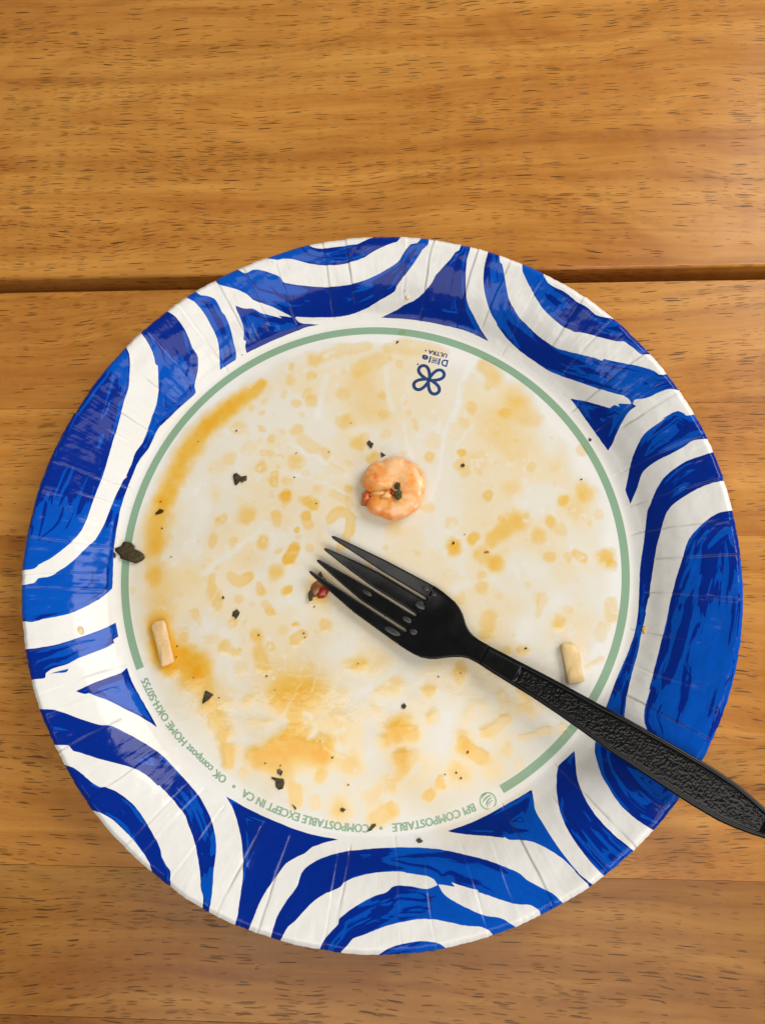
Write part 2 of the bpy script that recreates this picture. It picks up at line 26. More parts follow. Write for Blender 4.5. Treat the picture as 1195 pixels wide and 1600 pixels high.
[24.5,-92.9,26.2,-92.4,27.9,-91.8,29.6,-91.3,31.2,-90.7,32.9,-90.1,34.6,-89.4,36.3,-88.6,38,-87.8,39.7,-87,41.4,-86.1,43.1,-85.2,44.8,-84.3,46.3,-83.4,47.9,-82.6,49.5,-81.8,50.8,-81,51.7,-80.5,52.6,-80,53.5,-79.4,54.4,-78.9,54.5,-79.7,54.6,-80.6,54.7,-81.5,54.8,-82.3,54.8,-83.2,54.8,-84,54.9,-84.8,55.1,-85.5,55.4,-86.4,55.9,-87.3,56.5,-88.2,57,-89.1,57.7,-90.3,58.4,-91.5,59.1,-92.7,59.9,-93.9,60.6,-95,61.4,-96.1,62.1,-97.1,62.8,-98,63.4,-98.8,64,-99.6,64.7,-100.4,65.2,-101,65.8,-101.7,66.4,-102.4,67,-103.1,67.8,-103.7,68.7,-104.3,69.7,-105.1,70.9,-106,71.4,-107,72,-107.9,72.6,-108.9,71.1,-109.6,70.6,-108.6,70.2,-107.6,69.7,-106.7,69.2,-105.7,68.4,-105,67.6,-104.3,66.9,-103.7,66.3,-103.1,65.8,-102.5,65.4,-101.9,64.8,-101.3,64.1,-100.7,63.3,-99.9,62.4,-99.1,61.4,-98.4,60.4,-97.8,59.3,-97.1,58.1,-96.5,56.9,-95.9,55.8,-95.4,54.6,-95,53.4,-94.6,52.3,-94.4,51.5,-94.3,50.7,-94.2,49.8,-94.3,48.9,-94.3,48,-94.3,47,-94.4,46.1,-94.4,45.4,-94.4,44.7,-94.1,44,-93.7,43.6,-94,42.3,-93.9,41,-93.9,39.7,-93.8,38.3,-93.8,36.9,-93.8,35.4,-93.8,33.9,-93.8,32.6,-93.7,31.5,-93.7,30.3,-93.6,29.2,-93.5,28.2,-93.4,27.3,-93.3,26.3,-93.2,25.4,-93],
[69.8,-65.8,69.8,-66.8,69.8,-67.7,69.8,-68.6,69.8,-69.5,69.7,-70.7,69.7,-72.1,69.6,-73.5,69.7,-74.9,69.9,-76.2,70.2,-77.5,70.6,-78.8,71,-80,71.4,-81.1,71.9,-82.2,72.5,-83.3,73.1,-84.3,73.7,-85.3,74.4,-86.2,75.2,-87.1,75.9,-88,76.8,-89,77.8,-89.9,78.7,-90.9,79.5,-91.6,80.1,-92.1,80.7,-92.5,81.3,-93,81.9,-93.4,82.5,-93.9,83.1,-94.4,83.8,-95,84.5,-95.6,85.4,-96.3,86.2,-97,87,-97.7,84.4,-99.8,81.9,-101.8,79.4,-103.9,76.9,-106,76.1,-105.1,75.3,-104.2,74.6,-103.3,73.8,-102.6,73.1,-101.9,72.5,-101.3,71.9,-100.7,71.2,-99.9,70.4,-99,69.7,-98.1,68.9,-97.1,68.2,-96.1,67.4,-95.1,66.7,-94,66,-92.9,65.4,-91.9,64.8,-90.8,64.3,-89.7,63.8,-88.7,63.5,-87.6,63.2,-86.6,62.9,-85.5,62.7,-84.4,62.6,-83.1,62.5,-81.9,62.5,-80.6,62.5,-79.2,62.6,-77.9,62.8,-76.5,63,-75.1,63.1,-73.9,63.4,-72.9,63.7,-71.9,64,-70.9,65.4,-69.6,66.9,-68.4,68.3,-67.1],
[124.7,40.2,123.1,39.4,121.5,38.5,120.3,38,119.4,37.8,118.5,37.5,117.7,37.3,116.6,37,115.3,36.7,114,36.3,112.8,35.9,111.9,35.5,111,35,110.2,34.5,109.4,33.9,108.3,33.2,107.2,32.4,106.2,31.5,105.2,30.6,104.5,29.6,103.8,28.4,103.1,27.2,102.6,26,102,24.8,101.6,23.5,101.2,22.2,100.8,21.2,100.4,20.3,100.1,19.4,99.9,18.1,99.7,16.4,99.5,14.5,99.3,12.8,99,11.2,98.8,9.7,98.6,8.1,98.3,6.6,98,4.9,97.6,3.1,97.3,1.3,97,-0.5,96.7,-2.3,96.5,-4.1,96.4,-5.9,96.2,-7.6,96,-9.2,95.9,-10.7,95.7,-12.3,95.5,-13.8,95.3,-15.7,95,-17.7,94.6,-19.7,94.2,-21.6,93.8,-23.1,93.4,-24.7,92.9,-26.2,92.3,-27.7,91.6,-29.3,90.9,-31.1,90.1,-32.8,89.3,-34.5,88.4,-36.2,87.6,-37.9,86.7,-39.6,85.9,-41.3,85,-43.2,84.1,-45.3,83.2,-47.4,82.3,-49.4,81.4,-51.4,80.4,-53.5,79.5,-55.4,78.7,-57.2,78.2,-58.7,77.7,-60.3,77.2,-61.7,76.8,-62.9,76.6,-63.9,76.4,-64.8,76.3,-65.7,76.3,-66.5,76.3,-67.4,76.4,-68.3,76.5,-69.1,76.6,-70.1,76.8,-71.1,77,-72.1,77.2,-73.1,77.6,-74.2,78.1,-75.3,78.7,-76.4,79.2,-77.5,79.7,-78.5,80.2,-79.5,80.8,-80.4,81.4,-81.3,82,-82.2,82.8,-83,83.5,-83.7,84.3,-84.4,85,-85.1,85.8,-85.7,86.5,-86.3,87.3,-86.8,88.1,-87.4,89.1,-88,90.1,-88.6,91.3,-89.3,92.3,-90.1,93.3,-90.9,94.2,-91.7,95,-92.4,97.5,-90.1,99.9,-87.7,102.3,-85.4,104.8,-83,107,-79.5,109.2,-76,111.4,-72.4,113.6,-68.8,115.3,-65.7,117,-62.6,118.7,-59.5,120.4,-56.4,121.8,-52.7,123.2,-49,124.6,-45.3,126,-41.6,127,-36.5,128.1,-31.4,129.1,-26.2,130.1,-21,130.7,-17.3,131.2,-13.6,131.8,-9.9,132.3,-6.1,132.2,-1.6,132.1,2.9,132,7.5,131.9,12.1,131.6,13.7,131.3,15.2,130.9,16.8,130.6,18.3,129.4,18,128,17.6,126.7,17.2,125.3,16.9,124.2,16.8,123.2,16.7,122.3,16.5,121.3,16.1,120.3,15.6,119.4,15.1,118.5,14.4,117.5,13.7,116.6,12.9,115.7,12.1,114.9,11.3,114.3,10.6,113.6,9.9,113,9.2,112.5,8.4,111.9,7.5,111.5,6.5,111,5.4,110.6,4.3,110.2,3.1,109.8,1.8,109.4,0.4,109,-0.9,108.5,-2.3,108,-3.8,107.5,-5.4,107,-6.9,106.5,-8.7,105.9,-10.7,105.3,-12.6,104.8,-14.4,104.4,-15.9,104.1,-17.4,103.7,-18.9,103.3,-20.4,102.9,-21.9,102.4,-23.4,102,-24.9,101.5,-26.4,101,-27.9,100.5,-29.4,100.1,-30.9,99.6,-32.4,99,-34.2,98.4,-36.1,97.7,-38,97.2,-39.8,96.6,-41.4,96,-43.1,95.5,-44.6,95.2,-45.6,95.9,-44.6,95.6,-45.3,95.1,-46.4,94.6,-47.7,94.1,-48.9,93.8,-49.8,93.5,-50.7,93.2,-51.6,93,-52.5,92.8,-53.4,92.7,-54.3,92.6,-55.2,92.6,-56,92.8,-56.8,93,-57.6,93.1,-58.4,93,-59.5,92.9,-60.6,92.4,-61.5,91.7,-62,90.8,-62.3,89.9,-62.5,89.1,-62.4,88.4,-61.8,87.8,-61,87.4,-60,87,-59,86.8,-57.9,86.8,-56.6,86.8,-55.3,86.9,-54.1,87.1,-53,87.4,-51.9,87.7,-50.8,88,-49.8,88.2,-48.8,88.4,-47.9,88.6,-47,88.9,-46.1,89.4,-44.5,90,-42.6,90.7,-40.6,91.3,-38.7,91.9,-37.1,92.5,-35.4,93.1,-33.8,93.6,-32.3,94,-30.9,94.4,-29.5,94.7,-28.1,95,-27,95.2,-26.1,95.5,-25.2,95.7,-24.3,96.1,-22.9,96.6,-21.3,97.1,-19.5,97.6,-17.8,97.4,-17.4,97.7,-16.3,98,-15.1,98.3,-14.1,98.5,-13.2,99.1,-11.7,99.3,-10.7,99.4,-9.7,99.6,-8.8,99.7,-7.8,100,-6.4,100.3,-4.9,100.6,-3.2,100.9,-1.6,101.3,0.4,101.7,2.6,102.1,4.8,102.5,6.8,103,8.6,103.5,10.4,104,12.1,104.4,13.6,104.7,14.8,105.1,16,105.4,17.1,105.9,18.1,106.4,18.9,106.9,19.6,107.5,20.3,108.2,20.9,109,21.5,109.8,22.1,110.7,22.6,111.6,23.2,112.6,23.8,113.6,24.4,114.7,24.9,115.7,25.5,116.8,25.9,117.8,26.4,118.9,26.7,119.9,27,120.9,27.3,121.9,27.4,123,27.6,124.5,28,125.8,28.5,127.1,29,128.3,29.4,127.9,31.2,127.5,33,127.1,34.8,126.7,36.6,126.2,37.5,125.7,38.4,125.2,39.3],
[119.8,53.8,118.6,53.5,117.3,53.2,116,52.8,114.7,52.4,113.7,52.3,113,52.4,112.6,53.1,111.6,53.8,110.5,54.3,109.6,54.1,108.6,53.8,107.7,53.3,106.5,52.7,105.4,52,104.8,51.6,105.5,51.8,106.7,52.4,107.2,52.6,106.5,52.2,105.4,51.5,104.1,50.7,102.9,50,102,49.4,101.1,48.8,100.2,48.1,99.4,47.4,98.8,46.6,98.3,45.8,97.9,44.9,97.4,44,97,43,96.5,41.9,96.1,40.8,95.7,39.7,95.5,38.6,95.2,37.5,95,36.4,94.8,35.2,94.5,33.7,94.2,32,93.8,30.1,93.4,28.3,93.7,26.9,94.1,25.5,94.5,24.1,94.8,22.7,95.6,24.4,96.3,26,96.9,27.5,97.4,28.9,97.6,29.8,97.9,30.8,98.1,31.7,98.4,32.6,98.8,33.5,99.4,34.3,100.1,35,100.8,35.5,101.6,36.1,102.5,36.6,103.4,37.1,104.3,37.5,105.4,38,106.5,38.4,107.5,38.8,108.4,39.3,109.4,39.7,110.4,40.2,111.3,40.7,112.2,41.2,113,41.8,113.8,42.4,114.5,42.8,115.5,43.1,116.6,43.2,117.5,43.2,118.5,43.2,119.8,43.4,121.1,43.7,122.3,44,123.6,44.3,122.6,46.7,121.7,49.1,120.8,51.4],
[74.7,64.8,76,64.4,77.2,64,78.4,63.6,79.6,63.1,80.9,62.4,82.2,61.8,83.5,61.1,84.7,60.5,85.6,60,86.5,59.6,87.4,59.1,88.3,58.7,88.9,59.2,89.7,59.5,90.5,59.1,91.4,58.4,90.9,59.8,92,59.5,93.1,59.2,94.4,59,95.6,58.9,95.8,58.6,97,58,96.2,57.4,95.3,56.9,94.6,56.3,94,55.6,93.5,54.9,93,54.1,92.6,53.3,92,52.3,91.5,51.2,91,50.1,90.6,49.1,90.2,48.2,89.9,47.2,89.6,46.3,89.1,45.4,88.5,44.5,87.9,43.6,87.2,44.8,86.4,46.1,85.6,47.3,84.9,48.6,84,50,83.1,51.6,82.1,53.1,81.2,54.7,80.2,56.2,79.2,57.8,78.3,59.3,77.4,60.7,76.8,61.8,76.1,62.8,75.4,63.8],
[44.3,123,43.9,120.7,43.4,118.9,43.1,117.8,42.8,116.8,42.5,115.8,42.3,114.8,42.1,113.7,42,112.7,41.9,111.6,41.8,110.7,41.8,109.7,41.8,108.8,41.9,107.9,42,106.8,42.2,105.6,42.5,104.5,42.7,103.6,43,102.7,43.3,101.8,43.6,100.9,44,100,44.4,99,44.8,98.1,45.3,97.2,45.8,96.4,46.4,95.6,47,94.7,47.2,93.9,48.1,92.8,49,91.7,49.9,90.6,50.7,89.6,51.5,88.7,52.4,87.9,53.2,87,54,86.3,55,85.4,55.9,84.5,56.9,83.7,57.9,82.9,59,81.9,60.2,81,61.4,80.1,62.7,79,64.1,77.9,65.5,76.8,66.9,75.8,68.3,74.9,69.8,74.1,71.2,73.3,72.6,72.5,74,71.8,75.3,71.1,76.6,70.3,77.9,69.6,79.2,68.9,80.5,68.2,81.8,67.5,83.1,66.8,84.5,66,86.1,65.2,87.6,64.4,88.9,63.8,89.8,63.4,90.7,63,91.6,62.7,92.4,62.4,93.2,61.8,94,61.2,94.6,60.5,95,59.6,95.4,58.7,95.8,58.6,96.3,60.2,97.5,60.3,98.8,60.2,100.1,60.3,101.3,60.5,102.1,60.8,102.9,61.2,103.7,61.6,104.6,61.9,105.5,62.1,106.4,62.4,107.4,62.5,108.2,62.6,109.2,62.4,110.5,62.3,111.7,62.3,112.9,62.4,114.2,62.4,113.4,64.3,112.6,66.1,111.8,68,111,69.8,109.4,69.3,107.7,68.8,105.9,68.2,104.7,68.4,104,69.1,103.3,69.8,102.4,70.3,101.4,70.9,100.2,71.4,99,71.9,97.5,72.5,95.9,73.1,94.1,73.7,92.4,74.3,90.8,74.8,89.1,75.3,87.5,75.9,85.8,76.4,85.4,75.8,84.4,76.3,83.4,76.9,82.4,77.4,81.3,77.8,80.1,78.3,78.7,78.8,77.4,79.3,76.1,79.8,74.8,80.3,73.5,80.9,72.3,81.5,71.2,81.9,70,82.5,68.9,83.1,68,83.8,67.1,84.5,66.2,85.2,65.2,86,64.3,86.7,63.4,87.5,62.4,88.3,61.5,89.2,60.6,90.1,59.9,90.8,59.1,91.5,58.4,92.3,57.8,93,56.9,93.8,56.1,94.6,55.3,95.4,54.6,96.4,53.9,97.5,53.3,98.6,52.6,99.6,52.1,100.7,51.6,101.7,51.3,102.7,51,103.6,50.8,104.7,50.6,105.9,50.4,107,50.2,108.2,50,109.4,49.8,110.4,49.7,111.5,49.5,112.5,49.4,113.3,49,114.9,48.2,115.5,48,116.6,48.1,118.4,48.7,120.9,47.6,121.5,46.5,122,45.4,122.5],
[57.1,117.6,56.6,114.7,56.5,112.8,56.6,111.5,57,110.4,57.5,109.3,58,108.2,58.4,107.3,58.9,106.2,59.5,105.2,60,104.2,60.5,103.3,60.9,102.3,61.4,101.4,62,100.5,62.5,99.6,63.1,98.6,63.7,97.7,64.3,96.8,65.1,95.9,65.8,95.1,66.7,94.2,67.5,93.4,68.4,92.5,69.4,91.6,70.4,90.7,71.4,89.9,72.3,89.2,73.3,88.7,74.3,88.2,75.2,87.6,75.4,87.4,76.7,87.2,77.9,86.9,78.8,86.6,79.7,86.3,80.7,86,81.7,85.6,83.1,85.1,84.7,84.4,86.2,83.8,87.6,83.2,88.6,82.9,89.6,82.5,90.5,82.2,91.3,82,92.8,82,93.7,81.4,94.6,80.6,95.5,79.8,96.4,79,97.3,78,98.3,77,99.1,76.6,100.1,76.3,101.2,76.4,102.3,76.6,103.5,76.8,104.6,77,102.8,79.1,100.9,81.3,99.1,83.5,97.3,85.7,95.9,87.2,94.5,88.8,93.2,90.4,91.8,92,90.6,91.5,89.5,91.1,87.7,91.2,86.7,91.3,85.6,91.7,84.6,92,83.1,92.7,82.5,93.3,81.7,94.1,80.9,94.9,80.1,95.6,79.2,96.3,78.2,97,77.2,97.7,76.2,98.4,75.5,99.1,74.8,99.8,74,100.5,73.3,101.2,72.3,102,71.3,102.8,70.2,103.5,69.1,104.1,68,104.8,67.1,105.4,65.9,106.5,65.3,107.6,64.8,108.9,64.5,110.1,64.9,111.7,65.3,113.3,63.2,114.3,61.2,115.4,59.1,116.5],
[1.6,100.4,3.4,101.1,5.1,101.7,6.8,102.3,8.1,102.7,9,103.1,9.9,103.5,10.7,103.9,11.7,104.2,12.8,104.5,14,104.8,15,105.1,15.9,105.6,16.8,106,17.6,106.6,18.4,107.1,19.2,107.7,20,108.4,20.8,109,21.4,109.6,22.1,110.4,22.7,111.3,23.5,112.7,24.2,113.3,25.1,114.1,26,115,26.8,115.8,27.7,116.6,28.6,117.4,29.3,118.1,29.9,118.9,30.5,119.7,31,120.3,32.7,121.2,33.5,123.4,33.9,125.4,35.1,125.3,36.4,125.3,37.6,125.3,37.1,122.9,36.6,120.5,36.3,119.7,36,118.8,35.7,117.9,35.5,116.8,35.4,115.6,35.3,114.4,35.2,113.5,35.1,112.6,35.1,111.6,35.1,110.7,35.1,109.4,35.1,107.9,35.2,106.5,35.3,105.2,35.4,104.2,35.6,103.2,36,102.1,36.4,101.2,36.9,100.3,37.5,99.4,38.1,98.5,38.7,97.4,39.5,96.1,40.3,94.9,41,93.7,41.8,92.6,42.6,91.5,43.4,90.4,44.2,89.2,43.2,89.7,42.2,90.2,41.2,90.8,40.3,91.3,39.2,91.8,38.2,92.4,37.1,92.9,36.1,93.4,35,93.8,34,94.2,32.9,94.5,31.9,94.9,30.4,95.3,28.9,95.8,27.2,96.2,25.5,96.7,24,97.1,22.4,97.5,20.8,97.9,19.2,98.2,17.2,98.6,15.1,99,12.8,99.3,10.6,99.6,8.4,99.9,6.2,100,3.9,100.2]]
SAUCE=[
[-47.31,72.85,2.91,0.9,-52.98,68.91,3.87,0.9,-59.18,62.98,4,0.95,-65.39,57.75,4.18,0.95,-71.42,49.91,4.49,0.9,-76.13,42.11,4.6,0.85,-79.52,34.37,4.33,0.8,-82.24,26.7,3.93,0.75],[-82.18,25.69,4.12,0.75,-83.7,19.36,4.73,0.8,-84.49,11.81,4.9,0.85,-85.47,7.45,3.76,0.8],[-83.88,-3.07,3.41,0.55],[-84.54,2.48,3.74,0.4,-82.61,-8.58,4.95,0.4,-80.36,-15.24,4.92,0.45],
[-81.83,-21.24,4.78,0.95,-78.07,-33.08,4.97,0.95],[-72.08,-31.92,4.84,1,-67,-36.6,6.02,0.8],[-66.89,-38.68,6.01,0.8,-62.92,-46.18,5.97,0.7,-59,-53.59,5.04,0.6,-55.15,-60.35,3.83,0.6,-53.73,-65.94,3.64,0.75,-53.52,-70.92,2.81,0.75],[-33.88,-43.29,8.89,0.5],
[-27.77,-51.82,7.05,0.55],[-30.53,-59.14,5.26,0.6],[-39.07,-66.98,5.54,0.75],[-43.68,-68.66,4.08,0.7],
[-34.36,-68.61,6.69,0.75],[-33.01,-75.74,4.33,0.5],[-35.5,-49,3.54,0.4],[-47.55,-74.47,1.92,0.4],
[-28.6,-78.98,2.76,0.55,-28.5,-83.31,2.75,0.65],[-46.76,-48.45,2.37,0.35],[-53.33,-47.32,3.57,0.35],[-44.68,-56.95,2.35,0.3,-39.4,-56.37,1.76,0.3],
[-19.57,-66.88,5.5,1],[-25.39,-65.8,5.81,0.8],[-31.26,-63.61,5.54,0.75],[-22.87,-45,5.89,0.55],
[-31.14,-45,5.91,0.55],[-18.86,-74.56,2.88,0.6],[-9.14,-70.13,4.03,0.6],[-13.9,-57.41,7.56,0.35],
[-5.9,-35.24,3.54,0.6],[-10.02,-35.81,2.95,0.4],[0.59,-35.24,4.71,0.35],[1.77,-44.41,2.92,0.45,6.44,-42.69,3.5,0.5],
[18.64,-45.52,2.61,0.6],[19.98,-54.24,2.59,0.75],[8.71,-56.78,4.62,0.7],[6.39,-60.13,4.03,0.75],
[1.77,-62.92,2.88,0.6],[12.72,-60.1,3.45,0.65],[8.65,-68.94,3.43,0.7],[12.64,-70.55,5.13,0.5],
[9.76,-74.92,3.42,0.5],[-1.63,-82.02,2.84,0.4,5.19,-78.2,3.13,0.45],[-21.03,-82.17,1.89,0.45,-20.89,-83.79,1.89,0.45],[-12.13,-86.13,4.27,0.65],
[-0.48,-88.97,3.39,0.65,4.04,-87.06,3.39,0.65],[6.3,-85.98,2.26,0.5],[19.33,-81.33,2.26,0.5],[22.78,-77,2.26,0.5],
[30.97,-37.56,2.61,0.45,30.29,-42.11,2.32,0.4],[-24.21,-36.96,1.48,0.3],[-12.27,-46.69,2.93,0.3],[-23.39,-78.94,1.26,0.3],
[-9.93,-78.04,1.72,0.35],[-13.24,-63.53,2.32,0.3],[31.08,-62.79,4.28,0.75],[33.01,-65.53,3.41,0.7,36.91,-68.24,2.55,0.75],
[30,-73.17,4.53,0.5],[39.99,-59.45,2.96,0.6,43.46,-57.78,2.56,0.5,46.95,-55.55,2.39,0.55],[44.95,-46.62,1.89,0.45,46.01,-49.43,2,0.4,46.47,-52.78,1.71,0.4],[53.38,-51.09,4.28,0.5],
[51.25,-62.43,1.58,0.5,56.39,-61.04,1.58,0.45,61.55,-59.37,1.92,0.5],[46.03,-66.01,2.15,0.4],[50.67,-70.34,1.86,0.3],[66.09,-58.81,2.26,0.4],
[19.7,-80.79,2.54,0.45],[23.15,-76.46,2.26,0.4],[30.11,-40.41,3.19,0.4],[40.76,-72.02,3.95,0.35],
[37.37,-50.56,3.44,0.25,33.26,-54.48,2.29,0.25],[52.42,-46.05,2.29,0.4],[41.2,27.36,2.12,0.65],[52.35,17.29,4.08,0.7,47.43,13.64,3.48,0.7,43.11,9.4,2.99,0.65],
[46.99,18.58,1.81,0.5],[39.37,3.95,2.99,0.55],[44.34,0.89,3.33,0.8],[35.94,10.38,2.52,0.6],
[28.65,7.08,3.3,0.6],[65.22,17.15,2.51,0.65],[60.21,11.68,2.86,0.55],[68.96,14.04,2.38,0.4],
[79.16,26.89,3.59,0.45],[70.05,24.51,2.1,0.4],[75.25,20.74,5.37,0.35],[64.02,3.45,2.25,0.5],
[73.59,5.79,1.65,0.6,76.13,3.65,2.12,0.6],[70.24,3.7,1.89,0.4],[84.59,2.38,3.4,0.75],[86.46,-0.63,2.11,0.6],
[83.74,18.18,2.08,0.35],[66.7,-21.16,2.61,0.6],[70.09,-17.09,1.74,0.45],[85.09,-13.64,2.43,0.45,85.06,-18.9,2.6,0.5],
[82.22,-22.95,2.19,0.35,80.26,-26.98,2.18,0.3],[61.56,-12.35,2.11,0.4,58.73,-17.04,1.17,0.4],[39.32,-8.67,2.37,0.5],[41.11,-18.72,2.93,0.5,40.36,-24.56,3.21,0.5],
[47.75,-30.37,2.32,0.45],[54.11,-30.95,2.43,0.6],[76.82,-37.26,1.03,0.35,81.55,-34.42,1.26,0.35],[31.25,-12.19,2.37,0.4],
[39.16,-3.89,1.78,0.4],[73.59,-11.23,1.17,0.3],[41.36,78.74,2.64,0.55,45.94,74.28,3.76,0.6,43.03,71,1.56,0.45],[36.89,62.84,2.62,0.5],
[50.46,59.63,2.6,0.5],[54.12,66.8,5.28,0.4],[56.38,60.83,5.56,0.4,61.77,56.81,3.07,0.4],[46.3,55.13,8.03,0.3],
[33.31,56.01,2.48,0.3],[32.13,44.04,1.6,0.5],[31.12,39.89,2.33,0.5],[37.9,41.07,4.91,0.3],
[52.13,45.33,7.35,0.25],[59.79,38.19,1.82,0.4],[78.52,43,2.12,0.4],[78.65,28.5,3.47,0.45],
[70.07,24.87,2.4,0.45],[33.51,36.67,2.45,0.35],[51.58,29.47,4.24,0.35],[67.71,38.71,2.42,0.2],
[-24.96,84.29,3.1,0.6],[-20.79,85.57,2.71,0.4,-12.42,86.75,2.58,0.4,-3.41,87.92,2.31,0.4],[-33.92,80.18,1.55,0.5],[-25.79,76.81,2.25,0.4],
[-27.25,69.41,2.24,0.4],[-31.33,66.14,1.92,0.5],[-25.59,66.36,2.43,0.5],[-36.53,68.92,1.54,0.45],
[-28.98,60.76,1.27,0.35],[-31.71,54.85,2.67,0.55],[-12.24,68.78,2.86,0.45],[2.68,68.15,1.9,0.45],
[-14.66,58.18,1.9,0.4,-11.5,57.46,3.28,0.6],[-6.4,49.18,3.01,0.65],[-0.75,42.29,2.61,0.65],[2.99,51.64,2.5,0.35],
[2.99,59.84,2.2,0.3],[-7.22,78.79,3.2,0.35,0.45,82.7,3.2,0.35],[-5.91,74.02,5.74,0.3],[-2.06,63.24,7.58,0.28],
[-30.76,41.44,3.02,0.55],[-20.46,44.53,2.39,0.5],[-29.69,49.89,2.53,0.4,-24.58,46.54,2.52,0.4],[4.29,87.39,2.56,0.4,10.05,87.94,2.88,0.45,25.98,85.86,2.86,0.4],
[9.44,93.81,1.54,0.45],[8.74,80.47,1.78,0.35],[4.6,82.94,1.28,0.4],[12.13,63.97,1.13,0.35],
[13.04,59.66,1.25,0.3],[14.89,56.34,1.13,0.4,15.49,53.06,1.12,0.4],[20.35,43.26,2.47,0.35],[22.29,49.69,3.1,0.25],
[-10.4,40.5,1.56,0.35],[-18.19,39.32,1.38,0.3,-13.79,36.69,1.37,0.3],[-10.61,29.32,1.86,0.35],[-28.55,26.05,1.99,0.45,-22.94,24.72,2.17,0.45],
[-35.42,27.41,2.49,0.5],[-23.04,30.43,1.56,0.3],[-34.13,75.63,2.58,0.35],[-16.17,27.8,1.55,0.3,-10.56,23.95,1.54,0.3],
[-27.53,36.88,1.88,0.3],[-44.35,61.04,1.15,0.4],[-45.42,54.75,1.59,0.5],[-41.48,50.74,1.91,0.55],
[-57.05,42.48,2.54,0.4],[-54.36,54.91,3.2,0.4],[-50.22,46.29,2.86,0.3],[-43.82,44.56,1.77,0.4,-40.66,44.51,1.77,0.4],
[-45.22,39.07,2.52,0.6],[-38.52,36.07,2.01,0.6,-39.06,33.19,2.01,0.6],[-35.17,28.04,2.62,0.5],[-27.03,26.04,1.86,0.5],
[-61.35,39.3,3.81,0.25],[-64.02,28.39,3.78,0.3],[-48.93,63.79,1.61,0.35],[-44.19,66.05,1.29,0.35],
[-36.36,49.34,0.76,0.35],[-36.51,42.83,1.01,0.4],[-37.68,39.61,0.76,0.35],[-34.07,33.77,1.75,0.35],
[-37.12,53.95,1.59,0.35],[-46.52,49.51,1.59,0.25],[-49.24,19.62,3.49,0.65],[-61.04,18.17,1.75,0.5,-58,20.03,1.75,0.5],
[-35.17,28,2.37,0.6],[-35.68,23.88,1.37,0.4],[-38.67,19.51,2.17,0.55,-37.96,16.36,1.24,0.4],[-43.03,10.18,2.84,0.7],
[-30.18,14.41,1.36,0.5],[-53.85,9.97,1.74,0.45],[-62.02,12.22,1.62,0.5,-61.87,9.11,1.62,0.5],[-30.3,6.36,2.02,0.65,-33.26,2.09,2.02,0.65],
[-37.45,-1.55,3.06,0.7],[-36.15,6.72,1.35,0.4],[-48.44,-2.39,1.84,0.7,-52.02,-5.11,2.57,0.55,-54.54,-3.26,1.97,0.5],[-60.86,0.45,1.54,0.4],
[-63.13,-3.82,1.6,0.5,-62.99,-6.86,1.6,0.5,-60.95,-11.12,3.06,0.55,-59.53,-15.34,2.07,0.5],[-44.04,-5.76,1.83,0.5,-43.04,-8.19,2.44,0.65],[-33.29,-8.85,2.19,0.65],[-41.33,-14.22,1.82,0.5,-39.72,-17.22,1.94,0.65],
[-46.79,-14.19,1.52,0.3],[-51.73,-12.37,1.83,0.45],[-54.41,-21.33,2,0.5],[-49.55,-21.64,1.21,0.3],
[-69.2,-17.39,2.02,0.45,-66.93,-20.09,1.22,0.4],[-73.55,-10.75,1.23,0.35],[-71.89,-24.24,2.56,0.55],[-56.45,-30.18,2.89,0.65,-52.47,-31.95,1.68,0.6],
[-44.55,-26.39,2.89,0.65],[-43.16,-31.96,2.88,0.6,-42.41,-36.62,2.87,0.6],[-38.74,-29.63,1.8,0.45],[-27.18,-24.96,1.98,0.65,-30.7,-27.89,1.8,0.65],
[-29.66,-21.12,1.2,0.45],[-26.91,20.01,1.73,0.55],[-92.85,-8.21,1.55,0.35],[-61.42,-27.23,2.42,0.3],
[-72.32,-4.98,6.17,0.2],[-50.16,-37.19,2.39,0.25],[-48.67,4.05,5.55,0.15],[-34.41,-23.76,2.4,0.25],
[-17.9,17.95,1.97,0.6,-16.08,20.43,1.85,0.6,-12.39,21.02,1.85,0.6,-10.21,17.87,1.84,0.65,-11.69,12.29,1.96,0.65,-13.48,7.98,2.08,0.65],[-27.2,20.55,1.86,0.45,-25.89,16.78,2.34,0.55],[-29.99,7.51,2.09,0.65,-32.92,2,2.08,0.65],[-24.48,7.46,1.72,0.4],
[-30.15,14.33,1.36,0.4],[-24.18,24.3,2.48,0.45],[-32.65,-8.94,1.82,0.55],[-21.78,-6.59,4.85,0.55,-21.1,-11.4,4.22,0.65],
[-3.7,-0.05,2.18,0.55],[20.34,43.45,2.16,0.4],[31.46,43.92,1.54,0.5],[-29.34,-20.9,1.5,0.5],
[-18.54,-20.94,2.28,0.55],[28.33,8.23,3.31,0.6],[36.19,10.6,2.4,0.5],[4.16,7.83,1.33,0.4],
[15.04,5.29,1.21,0.35],[20.07,22.53,2.44,0.4],[27.28,16.85,2.42,0.35],[6,15.21,3.66,0.3],
[-10.63,29.83,1.55,0.35]]
